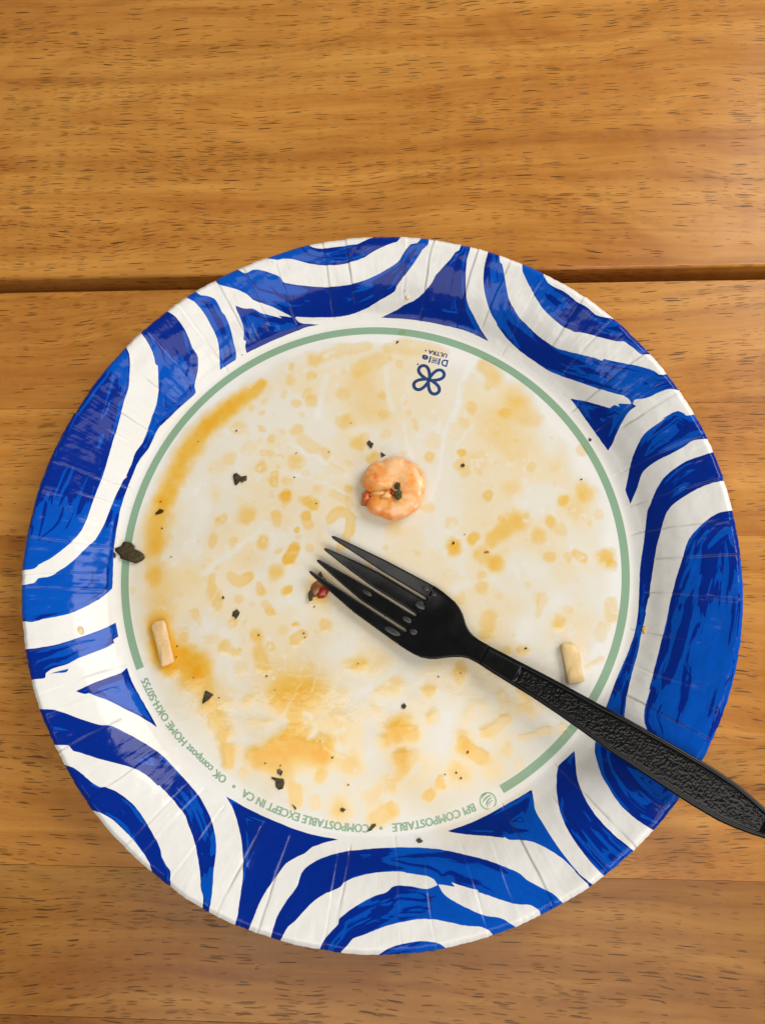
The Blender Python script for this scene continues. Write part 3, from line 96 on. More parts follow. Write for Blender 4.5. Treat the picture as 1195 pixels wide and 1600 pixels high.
WIPES=[[35.3,79.2,0.5,29.3,58.7,0.7,25.3,45.8,0.7,21.4,26.7,0.6],[37.3,55.3,0.5,30.3,47,0.5],[10.5,55.8,0.8,13.5,44.7,0.6,14.7,39.5,0.5],[3,79.2,0.8,6.8,61.8,0.9],[-5.2,-46.1,0.8,6.5,-38.1,0.9],[16.6,-72.2,0.8,8,-78.7,0.7],[-22.6,-60.2,0.9,-23.7,-62.5,0.8],[-13.8,-64.1,1.1,-11.5,-65.7,0.8],[-25.1,-53.5,0.9,-23.3,-55.2,0.7],[-52.7,-63.1,1.3,-42.1,-63.7,1.8,-34.1,-55.8,1.7],[-66.9,-2,0.8,-57.9,3.5,0.8,-47.1,10.8,0.6],[-69.2,6.7,2.9,-66.1,19.2,2.4,-66.6,30,2.1],[-64.1,-22.5,2.1,-65.4,-20.7,1.8],[-1.7,-57.4,2.1,0.1,-71.2,2.4,2.9,-73.3,1.8],[35.7,77.2,0.8,30.3,58.7,0.7],[43.3,-5.1,1.5,47.3,-8.7,0.9],[30.1,-8.6,1.8,34.3,-6.3,1.2],[67.6,-13.6,3.5,76.8,-6.5,4.1,78.1,-13.6,2.9],[52.7,-21.1,3.5,53.8,-24,2.9],[51.8,1.4,3.5,60,-1.6,2.9],[23.8,-50.6,3.5,24.1,-64.5,2.4],[65.8,51.5,3.5,66.8,45.1,2.4],[-22.9,59.7,1.2,-18.7,76.3,1.1],[-37.3,49.4,0.4,-24.5,43.3,0.4,-10.6,33.5,0.3],[-37,38.3,0.3,-21.2,33,0.3,-10,26.5,0.3]]
HERBS=[[-100.13,6.79,-100.01,7.83,-97.86,8.56,-97,10.25,-94.25,9.81,-92.49,8.55,-92.4,7.3,-89.16,5.61,-88.23,4.15,-88.79,3.13,-91.61,1.7,-94.16,2.55,-97.58,3.61,-98.02,4.83],
[-100.63,5.94,-100.1,6.17,-99.49,5.17,-99.59,3.72,-100.35,4.3],
[-55.66,36.31,-54.42,36.94,-52.66,35.62,-50.47,35.91,-50.4,33.98,-51.64,33.68,-51.93,33.04,-53.03,33.7,-54.23,32.11,-55.06,32.44],
[-62.66,-45.32,-59.61,-46.75,-63.45,-50.07,-63.68,-49.05],
[-53.69,-16.56,-52.21,-15.67,-51.07,-16.87,-51.51,-18.06,-52.55,-19.43,-53.01,-18.48,-53.93,-18.35],
[-85.41,21.59,-83.93,23.17,-82.12,22.51,-82.57,21.56,-85.36,20.77],
[-3.89,48.49,-2.96,49.45,-1.2,48.12,-2.01,45.99,-2.63,46.52],
[1.61,44.71,3.6,43.38,1.86,42.38],
[32.17,39.04,33.1,39.67,33.82,38.89,33.31,38.07,32.46,38.27],
[81.13,48.59,81.56,49.18,82.29,48.31,81.99,47.74,81.21,47.75],
[-35.52,-73.02,-34.55,-72.47,-33.36,-73.56,-33.9,-74.93,-35.25,-74.23],
[-37.36,-75.33,-33,-76.02,-32.68,-77.38,-33.2,-79.29,-34.63,-79.73,-35.82,-78.49,-35.99,-76.58,-37.34,-75.88],
[-3.01,-93.34,-1.61,-91,-0.19,-90.66,-0.02,-91.35,-1.6,-92.95],
[14.01,-95.54,15.13,-95.03,16.35,-96.08,14.95,-96.99,14.29,-96.42],
[-12.7,-85.87,-11.85,-85.43,-10.7,-86.12,-11.55,-87.04,-12.52,-86.67],
[9.03,-50.34,10.08,-49.6,10.94,-50.61,10.18,-51.74,9.2,-51.46],
[-29.87,-84.4,-28.23,-85.73,-28.5,-86.54,-29.09,-85.74],
[6.66,31.51,7.59,32.76,8.95,32.43,8.81,29.89,6.97,29.92],
[6.96,28.97,8.5,29.9,9.61,28.94,9.6,26.73,8.18,25.49,7.14,26.13,6.34,27.71],
[-21.85,-2.65,-20.77,-1.75,-19.89,-3.88,-20.92,-4.17],
[-25.48,-9.88,-24.47,-8.5,-23.53,-10.19,-23.79,-12.59,-24.99,-12.88],
[7.65,89.9,8.21,90.71,8.85,90.42,8.42,89.88,7.99,89.34]]
SPECKS=[-55.17,54.19,0.47,-31.32,44.76,0.29,-31.78,35.02,0.35,-83.78,25.95,0.41,-82.51,15.43,0.41,-78.35,4.28,0.35,-57.58,-11.25,0.59,-43.69,-25.27,0.47,-26.89,-24.61,0.41,-26.43,-26.14,0.29,-74.17,-29.27,0.29,-74.25,-33.21,0.29,-40.33,-40.18,0.53,-37.15,-45.12,0.24,-57.59,-47.89,0.35,-67.39,-40.71,0.24,-39.83,-70.68,0.35,-34.28,-71.48,0.41,22.49,-40.3,0.35,-6.66,-35.7,0.29,-20.15,-63.06,0.29,-15.67,-68.63,0.41,-9.87,-77.82,0.41,28.28,-73.51,0.47,29.88,-75.33,0.41,24.25,-74.13,0.24,28.87,8.73,0.59,54.31,-30.26,0.59,-10.04,56.65,0.29,-18.59,45.02,0.24,-23.06,24.54,0.29,77.55,32.71,0.41,-31.88,35.02,0.29,-23.15,-14.86,0.35,14.8,25.85,0.47,-70.28,50.09,0.24,30.53,-39.1,0.29,33.14,11.94,0.24,11.28,108.33,0.28,66.9,-59.46,0.29,-53.84,85.58,0.29,3.12,-18.42,0.24]
MM = 0.001
sc = bpy.context.scene
COL = sc.collection

# ------------------------------------------------------------------ camera
cam = bpy.data.cameras.new('camera')
cam.sensor_fit = 'VERTICAL'; cam.sensor_height = 24.0; cam.lens = FPX / 1600.0 * 24.0
cam.clip_start = 0.01; cam.clip_end = 50.0
cam_o = bpy.data.objects.new('camera', cam); COL.objects.link(cam_o)
cam_o.matrix_world = Matrix.Translation(Vector(CAM) * MM) @ (Matrix.Rotation(TY, 4, 'Y') @ Matrix.Rotation(TX, 4, 'X'))
sc.camera = cam_o

# ------------------------------------------------------------------ room light (indoor daylight)
w = bpy.data.worlds.new('World'); sc.world = w; w.use_nodes = True
bg = w.node_tree.nodes['Background']
bg.inputs['Color'].default_value = (1.0, 0.97, 0.92, 1); bg.inputs['Strength'].default_value = 0.16

def area(name, loc, target, sx, sy, power, color):
    l = bpy.data.lights.new(name, 'AREA'); l.shape = 'RECTANGLE'; l.size = sx; l.size_y = sy
    l.energy = power; l.color = color
    o = bpy.data.objects.new(name, l); COL.objects.link(o)
    o.location = loc
    o.rotation_euler = (Vector(target) - Vector(loc)).to_track_quat('-Z', 'Y').to_euler()
    return o
area('window_light', (0.95, 0.62, 0.85), (0, 0, 0), 0.9, 0.8, 16.0, (1.0, 0.975, 0.94))
area('side_window_light', (0.85, -0.95, 0.75), (0, 0, 0), 0.5, 0.6, 5.5, (1.0, 0.98, 0.95))
area('ceiling_light', (0.05, -0.50, 1.5), (0, 0, 0), 1.3, 0.9, 11, (1.0, 0.96, 0.90))

sc.view_settings.view_transform = 'Standard'; sc.view_settings.look = 'None'
sc.view_settings.exposure = 0.0; sc.view_settings.gamma = 1.0
sc.view_settings.use_curve_mapping = False

# ------------------------------------------------------------------ helpers
rng = np.random.default_rng(7)
random.seed(7)
_tab = rng.random((256, 256))
def vnoise(x, y, seed=0):
    x = np.asarray(x, float) + seed * 17.31; y = np.asarray(y, float) + seed * 9.77
    xi = np.floor(x).astype(int); yi = np.floor(y).astype(int)
    fx = x - xi; fy = y - yi
    fx = fx * fx * (3 - 2 * fx); fy = fy * fy * (3 - 2 * fy)
    g = lambda a, b: _tab[a & 255, b & 255]
    return (g(xi, yi) * (1 - fx) + g(xi + 1, yi) * fx) * (1 - fy) + (g(xi, yi + 1) * (1 - fx) + g(xi + 1, yi + 1) * fx) * fy
def fbm(x, y, seed=0, oct=4):
    s = 0; a = 0.5; t = 0
    for i in range(oct):
        s = s + a * vnoise(x * 2 ** i, y * 2 ** i, seed + i * 3); t += a; a *= 0.5
    return s / t
def sstep(a, b, x):
    t = np.clip((x - a) / (b - a), 0, 1); return t * t * (3 - 2 * t)

def mesh_np(name, V, F, smooth=True):
    """V (n,3) metres, F (m,k) int array"""
    V = np.asarray(V, np.float32); F = np.asarray(F, np.int32)
    me = bpy.data.meshes.new(name)
    m, k = F.shape
    me.vertices.add(len(V)); me.vertices.foreach_set('co', V.ravel())
    me.loops.add(m * k); me.loops.foreach_set('vertex_index', F.ravel())
    me.polygons.add(m); me.polygons.foreach_set('loop_start', np.arange(0, m * k, k, dtype=np.int32))
    try: me.polygons.foreach_set('loop_total', np.full(m, k, np.int32))
    except Exception: pass
    if smooth: me.polygons.foreach_set('use_smooth', np.ones(m, bool))
    me.update(calc_edges=True); me.validate()
    return me
def mesh_py(name, V, F, smooth=True):
    me = bpy.data.meshes.new(name); me.from_pydata([tuple(v) for v in V], [], [tuple(f) for f in F])
    if smooth:
        for p in me.polygons: p.use_smooth = True
    me.update(); return me
def attr(me, name, vals):
    a = me.attributes.new(name, 'FLOAT', 'POINT'); a.data.foreach_set('value', np.asarray(vals, np.float32))
def put(name, me, mat, parent=None, loc=None):
    o = bpy.data.objects.new(name, me); COL.objects.link(o)
    if mat: me.materials.append(mat)
    if parent: o.parent = parent
    if loc is not None: o.location = loc
    return o
def tag(o, label=None, cat=None, group=None, kind=None):
    if label: o['label'] = label
    if cat: o['category'] = cat
    if group: o['group'] = group
    if kind: o['kind'] = kind
    return o
def empty(name, loc=(0, 0, 0), rz=0):
    o = bpy.data.objects.new(name, None); COL.objects.link(o); o.location = loc; o.rotation_euler = (0, 0, rz)
    o.empty_display_size = 0.01
    return o

class NT:
    """small node-graph writer"""
    def __init__(s, name):
        s.m = bpy.data.materials.new(name); s.m.use_nodes = True; s.t = s.m.node_tree
        s.t.nodes.clear(); s.out = s.t.nodes.new('ShaderNodeOutputMaterial')
    def n(s, kind, ins=None, **kw):
        nd = s.t.nodes.new('ShaderNode' + kind)
        for k, v in kw.items(): setattr(nd, k, v)
        for k, v in (ins or {}).items():
            sock = nd.inputs[k]
            if isinstance(v, bpy.types.NodeSocket): s.t.links.new(v, sock)
            else: sock.default_value = v
        return nd
    def math(s, op, a, b=None, c=None, clamp=False):
        nd = s.t.nodes.new('ShaderNodeMath'); nd.operation = op; nd.use_clamp = clamp
        for i, v in enumerate((a, b, c)):
            if v is None: continue
            if isinstance(v, bpy.types.NodeSocket): s.t.links.new(v, nd.inputs[i])
            else: nd.inputs[i].default_value = v
        return nd.outputs[0]
    def ramp(s, fac, stops, interp='LINEAR'):
        nd = s.t.nodes.new('ShaderNodeValToRGB'); s.t.links.new(fac, nd.inputs[0])
        cr = nd.color_ramp; cr.interpolation = interp
        while len(cr.elements) < len(stops): cr.elements.new(0.5)
        for e, (p, c) in zip(cr.elements, stops):
            e.position = p; e.color = (*c, 1) if len(c) == 3 else c
        return nd.outputs[0]
    def mix(s, fac, a, b, mode='MIX'):
        nd = s.t.nodes.new('ShaderNodeMix'); nd.data_type = 'RGBA'; nd.blend_type = mode
        for i, v in ((0, fac), (6, a), (7, b)):
            if isinstance(v, bpy.types.NodeSocket): s.t.links.new(v, nd.inputs[i])
            else: nd.inputs[i].default_value = v if i == 0 else (*v, 1)[:4]
        return nd.outputs[2]
    def attr(s, name): return s.n('Attribute', attribute_name=name).outputs['Fac']
    def maprange(s, v, a, b, c=0.0, d=1.0, smooth=False):
        nd = s.n('MapRange', {'Value': v, 'From Min': a, 'From Max': b, 'To Min': c, 'To Max': d}, interpolation_type='SMOOTHSTEP' if smooth else 'LINEAR')
        return nd.outputs[0]
    def bsdf(s, **ins):
        p = s.n('BsdfPrincipled', {k.replace('_', ' '): v for k, v in ins.items()})
        s.t.links.new(p.outputs[0], s.out.inputs[0]); return p
def L(r, g, b):
    f = lambda c: (c / 255 / 12.92) if c / 255 <= 0.04045 else ((c / 255 + 0.055) / 1.055) ** 2.4
    return (f(r), f(g), f(b))

# ------------------------------------------------------------------ materials
def wood_material():
    g = NT('lacquered_wood')
    tc = g.n('TexCoord'); oi = g.n('ObjectInfo')
    off = g.n('CombineXYZ', {'X': g.math('MULTIPLY', oi.outputs['Random'], 7.3), 'Y': g.math('MULTIPLY', oi.outputs['Random'], 3.1), 'Z': g.math('MULTIPLY', oi.outputs['Random'], 11.0)})
    p = g.n('VectorMath', {0: tc.outputs['Object'], 1: off.outputs[0]}, operation='ADD').outputs[0]
    def scaled(v, sx, sy, sz=1.0): return g.n('VectorMath', {0: v, 1: (sx, sy, sz)}, operation='MULTIPLY').outputs[0]
    def noise(v, scale=1.0, detail=3.0, rough=0.55, dist=0.0):
        return g.n('TexNoise', {'Vector': v, 'Scale': scale, 'Detail': detail, 'Roughness': rough, 'Distortion': dist}).outputs['Fac']
    # the grain wanders sideways
    w1 = g.math('MULTIPLY', g.math('SUBTRACT', noise(scaled(p, 4, 9), 1, 2), 0.5), 0.034)
    w2 = g.math('MULTIPLY', g.math('SUBTRACT', noise(scaled(p, 24, 40), 1, 2), 0.5), 0.006)
    sep = g.n('SeparateXYZ', {0: p})
    yw = g.math('ADD', g.math('ADD', g.math('ADD', sep.outputs[1], sep.outputs[2]), w1), w2)
    q = g.n('CombineXYZ', {'X': sep.outputs[0], 'Y': yw, 'Z': sep.outputs[2]}).outputs[0]
    rings = noise(scaled(q, 3.5, 85), 1, 4, 0.6, 0.4)
    fibre = noise(scaled(q, 28, 900), 1, 3, 0.6)
    patch = noise(scaled(q, 7, 20), 1, 3, 0.5, 1.2)
    mott = noise(scaled(p, 260, 420), 1, 2, 0.6)
    col = g.ramp(rings, [(0.26, L(150, 90, 32)), (0.43, L(184, 121, 50)), (0.58, L(200, 138, 62)), (0.78, L(214, 154, 77))])
    col = g.mix(g.maprange(patch, 0.50, 0.72, 0, 0.45, True), col, L(154, 84, 30))
    col = g.mix(g.maprange(patch, 0.46, 0.25, 0, 0.40, True), col, L(205, 150, 72))
    col = g.mix(g.maprange(fibre, 0.35, 0.7, 0.0, 0.22), col, L(122, 70, 22))
    col = g.mix(g.maprange(mott, 0.35, 0.7, 0.0, 0.12), col, L(214, 158, 84))
    cath = g.math('SINE', g.math('MULTIPLY', noise(scaled(p, 5.5, 17), 1, 2.0, 0.45, 0.3), 70.0))
    col = g.mix(g.maprange(cath, -0.2, 1.0, 0.0, 0.17, True), col, L(146, 86, 30))
    hair = noise(scaled(q, 14, 420), 1, 4, 0.65)
    col = g.mix(g.maprange(hair, 0.52, 0.70, 0.0, 0.24, True), col, L(132, 78, 24))
    # open pores: short dark dashes along the grain, in drifts
    def pores(sx, sy, thr, dens_lo, dens_hi, seed):
        v = g.n('VectorMath', {0: q, 1: (seed, seed * 0.37, 0)}, operation='ADD').outputs[0]
        vo = g.n('TexVoronoi', {'Vector': scaled(v, sx, sy, 0.0), 'Scale': 1.0, 'Randomness': 1.0}, voronoi_dimensions='2D')
        rnd = g.n('SeparateColor', {0: vo.outputs['Color']})
        dens = noise(scaled(v, 11, 48), 1, 4, 0.62)
        keep = g.math('GREATER_THAN', g.maprange(dens, dens_lo, dens_hi), rnd.outputs[0])
        size = g.math('MULTIPLY', thr, g.maprange(rnd.outputs[1], 0, 1, 0.45, 1.0))
        d = g.math('SUBTRACT', size, vo.outputs['Distance'])
        return g.math('MULTIPLY', g.maprange(d, 0.0, 0.07, 0, 1, True), g.math('MULTIPLY', keep, g.maprange(rnd.outputs[2], 0, 1, 0.35, 1.0)))
    a = pores(80, 1250, 0.34, 0.42, 0.76, 1.7)
    b = pores(46, 1000, 0.26, 0.48, 0.90, 4.1)
    c = pores(150, 1500, 0.36, 0.38, 0.82, 8.3)
    pore = g.math('MAXIMUM', g.math('MAXIMUM', a, b), g.math('MULTIPLY', c, 0.7))
    tone = g.n('HueSaturation', {'Color': col, 'Saturation': 1.0, 'Value': g.n('SeparateColor', {0: oi.outputs['Color']}).outputs[0]}).outputs[0]
    col = g.mix(g.math('MULTIPLY', pore, 0.92), tone, L(50, 27, 8))
    rough = g.maprange(noise(scaled(p, 60, 60), 1, 3), 0.3, 0.7, 0.22, 0.33)
    bmp = g.n('Bump', {'Strength': 0.35, 'Distance': 0.0003, 'Height': g.math('SUBTRACT', g.math('MULTIPLY', fibre, 0.12), g.math('MULTIPLY', pore, 0.5))})
    g.bsdf(Base_Color=col, Roughness=rough, Normal=bmp.outputs[0], Specular_IOR_Level=0.26)
    return g.m
def plate_material():
    g = NT('coated_printed_paper')
    tc = g.n('TexCoord').outputs['Object']
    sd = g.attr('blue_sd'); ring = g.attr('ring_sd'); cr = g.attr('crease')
    def sc3(v, x, y, z): return g.n('VectorMath', {0: v, 1: (x, y, z)}, operation='MULTIPLY').outputs[0]
    # brush streaks run along each painted band: noise that is fast across the band, slow along it
    sep = g.n('SeparateXYZ', {0: tc})
    pv = g.n('CombineXYZ', {'X': g.math('MULTIPLY', sep.outputs[0], 55), 'Y': g.math('MULTIPLY', sep.outputs[1], 55), 'Z': g.math('MULTIPLY', g.attr('blue_depth'), 0.42)}).outputs[0]
    br = g.n('TexNoise', {'Vector': pv, 'Scale': 1.0, 'Detail': 4.0, 'Roughness': 0.47, 'Distortion': 0.9}).outputs['Fac']
    zone = g.n('TexNoise', {'Vector': tc, 'Scale': 22.0, 'Detail': 1.0}).outputs['Fac']
    lightness = g.math('ADD', g.math('MULTIPLY', g.math('SUBTRACT', br, 0.5), 1.0), g.math('MULTIPLY', g.math('SUBTRACT', zone, 0.52), 0.9))
    two = g.maprange(lightness, -0.012, 0.012, 0, 1, True)
    blue = g.mix(two, (0.0, 0.0200, 0.245), (0.0, 0.074, 0.455))
    blue = g.mix(g.maprange(lightness, 0.10, 0.13, 0, 0.6, True), blue, (0.0, 0.086, 0.50))
    white = (0.80, 0.785, 0.75)
    fib = g.n('TexNoise', {'Vector': tc, 'Scale': 900.0, 'Detail': 2.0}).outputs['Fac']
    wcol = g.mix(g.maprange(fib, 0.4, 0.7, 0, 0.06), white, (0.70, 0.68, 0.64))
    # the print has a thin dark-edged, slightly broken outline
    edge = g.math('ADD', sd, g.math('MULTIPLY', g.math('SUBTRACT', g.n('TexNoise', {'Vector': tc, 'Scale': 650.0, 'Detail': 2.0}).outputs['Fac'], 0.5), 0.16))
    col = g.mix(g.maprange(edge, -0.05, 0.07), wcol, blue)
    col = g.mix(g.maprange(ring, -0.06, 0.06), col, (0.255, 0.405, 0.275))
    col = g.mix(g.math('MULTIPLY', cr, g.maprange(sd, -0.1, 0.1, 0.30, 0.10)), col, (0.26, 0.24, 0.20))  # shade of the fold grooves, painted into the colour
    # faint soaked-in greasy tint in the flat and lower rim
    soak = g.n('TexNoise', {'Vector': tc, 'Scale': 28.0, 'Detail': 4.0}).outputs['Fac']
    col = g.mix(g.math('MULTIPLY', g.attr('soak'), g.maprange(soak, 0.40, 0.68, 0.0, 0.55, True)), col, (0.85, 0.74, 0.52), 'MULTIPLY')
    b1 = g.n('TexNoise', {'Vector': tc, 'Scale': 110.0, 'Detail': 3.0}).outputs['Fac']
    bmp = g.n('Bump', {'Strength': 0.20, 'Distance': 0.0006, 'Height': b1})
    bmp2 = g.n('Bump', {'Strength': 0.10, 'Distance': 0.0002, 'Height': fib, 'Normal': bmp.outputs[0]})
    g.bsdf(Base_Color=col, Roughness=g.maprange(b1, 0.3, 0.7, 0.10, 0.17), Normal=bmp2.outputs[0], Specular_IOR_Level=0.22)
    return g.m
def simple(name, col, rough=0.5, **kw):
    g = NT(name); tc = g.n('TexCoord').outputs['Object']
    nz = g.n('TexNoise', {'Vector': tc, 'Scale': kw.pop('scale', 600.0), 'Detail': 4.0}).outputs['Fac']
    lo = kw.pop('lo', 0.7); bump = kw.pop('bump', 0.2)
    c = g.mix(g.maprange(nz, 0.3, 0.7), tuple(x * lo for x in col), col)
    bmp = g.n('Bump', {'Strength': bump, 'Distance': 0.0003, 'Height': nz})
    g.bsdf(Base_Color=c, Roughness=rough, Normal=bmp.outputs[0], **kw)
    return g.m
def sauce_material():
    g = NT('oily_sauce'); t = g.attr('thick')
    tint = g.ramp(t, [(0.0, (1, 1, 1)), (0.10, (0.972, 0.957, 0.912)), (0.28, (0.995, 0.93, 0.80)), (0.5, (1.0, 0.88, 0.64)), (0.75, (1.0, 0.80, 0.38)), (1.0, (1.0, 0.69, 0.13))])
    tc = g.n('TexCoord').outputs['Object']
    nz = g.n('TexNoise', {'Vector': tc, 'Scale': 420.0, 'Detail': 3.0}).outputs['Fac']
    bmp = g.n('Bump', {'Strength': 0.25, 'Distance': 0.0003, 'Height': nz})
    tr = g.n('BsdfTransparent', {'Color': tint})
    gl = g.n('BsdfGlossy', {'Color': (1, 1, 1, 1), 'Roughness': 0.10, 'Normal': bmp.outputs[0]})
    fr = g.n('LayerWeight', {'Blend': 0.5, 'Normal': bmp.outputs[0]}); fr5 = g.math('ADD', 0.035, g.math('MULTIPLY', g.math('POWER', fr.outputs['Facing'], 5.0), 0.6))
    mx = g.n('MixShader', {0: g.math('MULTIPLY', fr5, g.maprange(t, 0.05, 0.4, 0.25, 1.0)), 1: tr.outputs[0], 2: gl.outputs[0]})
    g.t.links.new(mx.outputs[0], g.out.inputs[0])
    return g.m
def shrimp_material():
    g = NT('cooked_shrimp'); tc = g.n('TexCoord').outputs['Object']
    a = g.n('TexNoise', {'Vector': tc, 'Scale': 130.0, 'Detail': 4.0, 'Distortion': 0.6}).outputs['Fac']
    b = g.n('TexNoise', {'Vector': tc, 'Scale': 420.0, 'Detail': 3.0}).outputs['Fac']
    band = g.attr('band')
    col = g.ramp(a, [(0.32, (0.84, 0.25, 0.03)), (0.46, (0.88, 0.40, 0.10)), (0.62, (0.90, 0.58, 0.29))])
    col = g.mix(g.math('MULTIPLY', band, 0.75), col, (0.86, 0.24, 0.02))
    col = g.mix(g.maprange(b, 0.5, 0.75, 0, 0.35), col, (0.95, 0.72, 0.48))
    bmp = g.n('Bump', {'Strength': 0.3, 'Distance': 0.0004, 'Height': b})
    g.bsdf(Base_Color=col, Roughness=0.30, Normal=bmp.outputs[0], Subsurface_Weight=0.45, Subsurface_Radius=(0.006, 0.003, 0.0015), Subsurface_Scale=0.6, Coat_Weight=0.3, Coat_Roughness=0.15)
    return g.m
def black_plastic():
    g = NT('black_plastic'); tc = g.n('TexCoord').outputs['Object']
    n1 = g.n('TexNoise', {'Vector': tc, 'Scale': 160.0, 'Detail': 4.0}).outputs['Fac']
    bmp = g.n('Bump', {'Strength': 0.12, 'Distance': 0.0003, 'Height': n1})
    g.bsdf(Base_Color=(0.0028, 0.0028, 0.003, 1), Roughness=g.maprange(n1, 0.3, 0.7, 0.16, 0.30), Normal=bmp.outputs[0], Specular_IOR_Level=0.30)
    return g.m

M_WOOD = wood_material()
M_PLATE = plate_material()
M_PULP = simple('uncoated_paper', (0.74, 0.72, 0.67), 0.7)
M_SAUCE = sauce_material()
M_GREEN = simple('green_ink', (0.27, 0.43, 0.27), 0.35, lo=0.85)
M_NAVY = simple('navy_ink', (0.012, 0.060, 0.26), 0.35, lo=0.85)
M_HERB = simple('wilted_herb', (0.080, 0.056, 0.022), 0.42, lo=0.40, Specular_IOR_Level=0.25, scale=900.0, bump=0.5)
M_HERBG = simple('green_herb', (0.090, 0.080, 0.022), 0.42, lo=0.45, Specular_IOR_Level=0.25, scale=900.0, bump=0.5)
M_PEPPER = simple('ground_pepper', (0.018, 0.012, 0.008), 0.6, lo=0.4)
M_CHILI = simple('red_pepper_skin', (0.48, 0.032, 0.010), 0.2, lo=0.6, Subsurface_Weight=0.1, Subsurface_Radius=(0.002, 0.001, 0.001))
M_TAIL = simple('shrimp_tail', (0.66, 0.13, 0.025), 0.22, lo=0.7)
M_PASTA = simple('tan_pasta', (0.78, 0.55, 0.25), 0.42, lo=0.80, scale=300.0, bump=0.35)
M_PASTA2 = simple('pink_pasta', (0.80, 0.53, 0.25), 0.36, lo=0.88, scale=700.0, bump=0.35)
M_CRUMB = simple('cream_crumb', (0.82, 0.66, 0.38), 0.45, lo=0.8)
M_DROP = simple('orange_drop', (0.80, 0.48, 0.14), 0.2, lo=0.8)
M_ONION = simple('onion', (0.46, 0.15, 0.05), 0.2, lo=0.5, scale=500.0)
M_BLACK = black_plastic()
M_OIL = simple('oil_film', (0.030, 0.030, 0.028), 0.30, lo=0.6)

# ------------------------------------------------------------------ table
TILT = math.atan2(-2.9, 313.5)
table = tag(empty('wooden_table', (0, 0, 0), TILT), 'lacquered orange brown wooden table top with a gap between its boards under the plate', 'table')
def plank(y0, y1, x0, x1, zt, tone, r0=0.35, r1=0.35):
    """one plank, rounded long edges; local x runs along the grain (mm)"""
    th = 20.0; n = 6
    prof = []
    for k in range(n + 1):
        a = math.pi / 2 * k / n; prof.append((y0 + r0 - r0 * math.cos(a), zt - r0 + r0 * math.sin(a)))
    for k in range(n + 1):
        a = math.pi / 2 * k / n; prof.append((y1 - r1 + r1 * math.sin(a), zt - r1 + r1 * math.cos(a)))
    prof += [(y1, zt - th), (y0, zt - th)]
    ym = (y0 + y1) / 2; k = len(prof)
    V = [((x - (x0 + x1) / 2) * MM, (y - ym) * MM, z * MM) for x in (x0, x1) for y, z in prof]
    F = [(i, (i + 1) % k, k + (i + 1) % k, k + i) for i in range(k)] + [tuple(range(k))[::-1], tuple(range(k, 2 * k))]
    me = mesh_py('plank', V, F, False)
    for p in me.polygons: p.use_smooth = len(p.vertices) == 4 and abs(p.normal.y) > 0.02 and abs(p.normal.z) > 0.02
    put('plank', me, M_WOOD, table, ((x0 + x1) / 2 * MM, ym * MM, 0)).color = (tone, tone, tone, 1)
XW = 420
GY = 121.3
plank(GY, GY + 165, -XW, XW, 0, 1.0, 1.1, 0.3)
plank(GY + 165.06, GY + 300, -XW, XW, 0, 0.96, 0.12, 1.0)
edges = [GY - 5.9, 64, 12, -62.6, -107.0, -155.0, -205, -290]
for k in range(len(edges) - 1):
    plank(edges[k + 1] + 0.03, edges[k] - (0.03 if k else 0), -XW, XW, 0, (1.0, 1.03, 1.0, 0.92, 0.66, 0.62, 0.8)[k], 0.12 if k < 6 else 1.0, 0.5 if k == 0 else 0.12)  # lower planks: darker wood, with the shadow lying there painted into the tone
# unseen slab added under the boards to stop light leaking through the gap
me = mesh_py('light_block', [(x * MM, y * MM, z * MM) for z in (-48, -20.5) for x, y in ((-XW, -288), (XW, -288), (XW, 418), (-XW, 418))],
             [(3, 2, 1, 0), (4, 5, 6, 7), (0, 1, 5, 4), (1, 2, 6, 5), (2, 3, 7, 6), (3, 0, 4, 7)], False)
put('light_block', me, M_WOOD, table)

# ------------------------------------------------------------------ paper plate
def fev(c, a):
    s = np.full_like(a, c[0])
    for k in range(1, (len(c) - 1) // 2 + 1): s = s + c[2 * k - 1] * np.cos(k * a) + c[2 * k] * np.sin(k * a)
    return s
def pchip(x, y, xi):
    h = np.diff(x); d = np.diff(y) / h
    m = np.zeros_like(y)
    for i in range(1, len(x) - 1):
        if d[i - 1] * d[i] > 0: m[i] = 2 * d[i - 1] * d[i] / (d[i - 1] + d[i])
    m[0], m[-1] = d[0], d[-1]
    i = np.clip(np.searchsorted(x, xi) - 1, 0, len(x) - 2); t = (xi - x[i]) / h[i]
    return (2 * t**3 - 3 * t**2 + 1) * y[i] + (t**3 - 2 * t**2 + t) * h[i] * m[i] + (-2 * t**3 + 3 * t**2) * y[i + 1] + (t**3 - t**2) * h[i] * m[i + 1]
PUa, PZa = np.array(PU), np.array(PZ)
def base_r(a):
    b = np.cos(a) * BASE[0] + np.sin(a) * BASE[1]
    return b + np.sqrt(b * b - (BASE[0] ** 2 + BASE[1] ** 2) + BASE[2] ** 2)
NPL = 54
pl_ang = (np.arange(NPL) + rng.uniform(-0.38, 0.38, NPL)) * 2 * math.pi / NPL
pl_dep = rng.uniform(0.06, 0.40, NPL); pl_start = rng.uniform(-0.03, 0.30, NPL); pl_end = rng.uniform(0.45, 1.25, NPL); pl_saw = rng.uniform(-0.30, 0.30, NPL); pl_bend = rng.uniform(-1.6, 1.6, NPL)
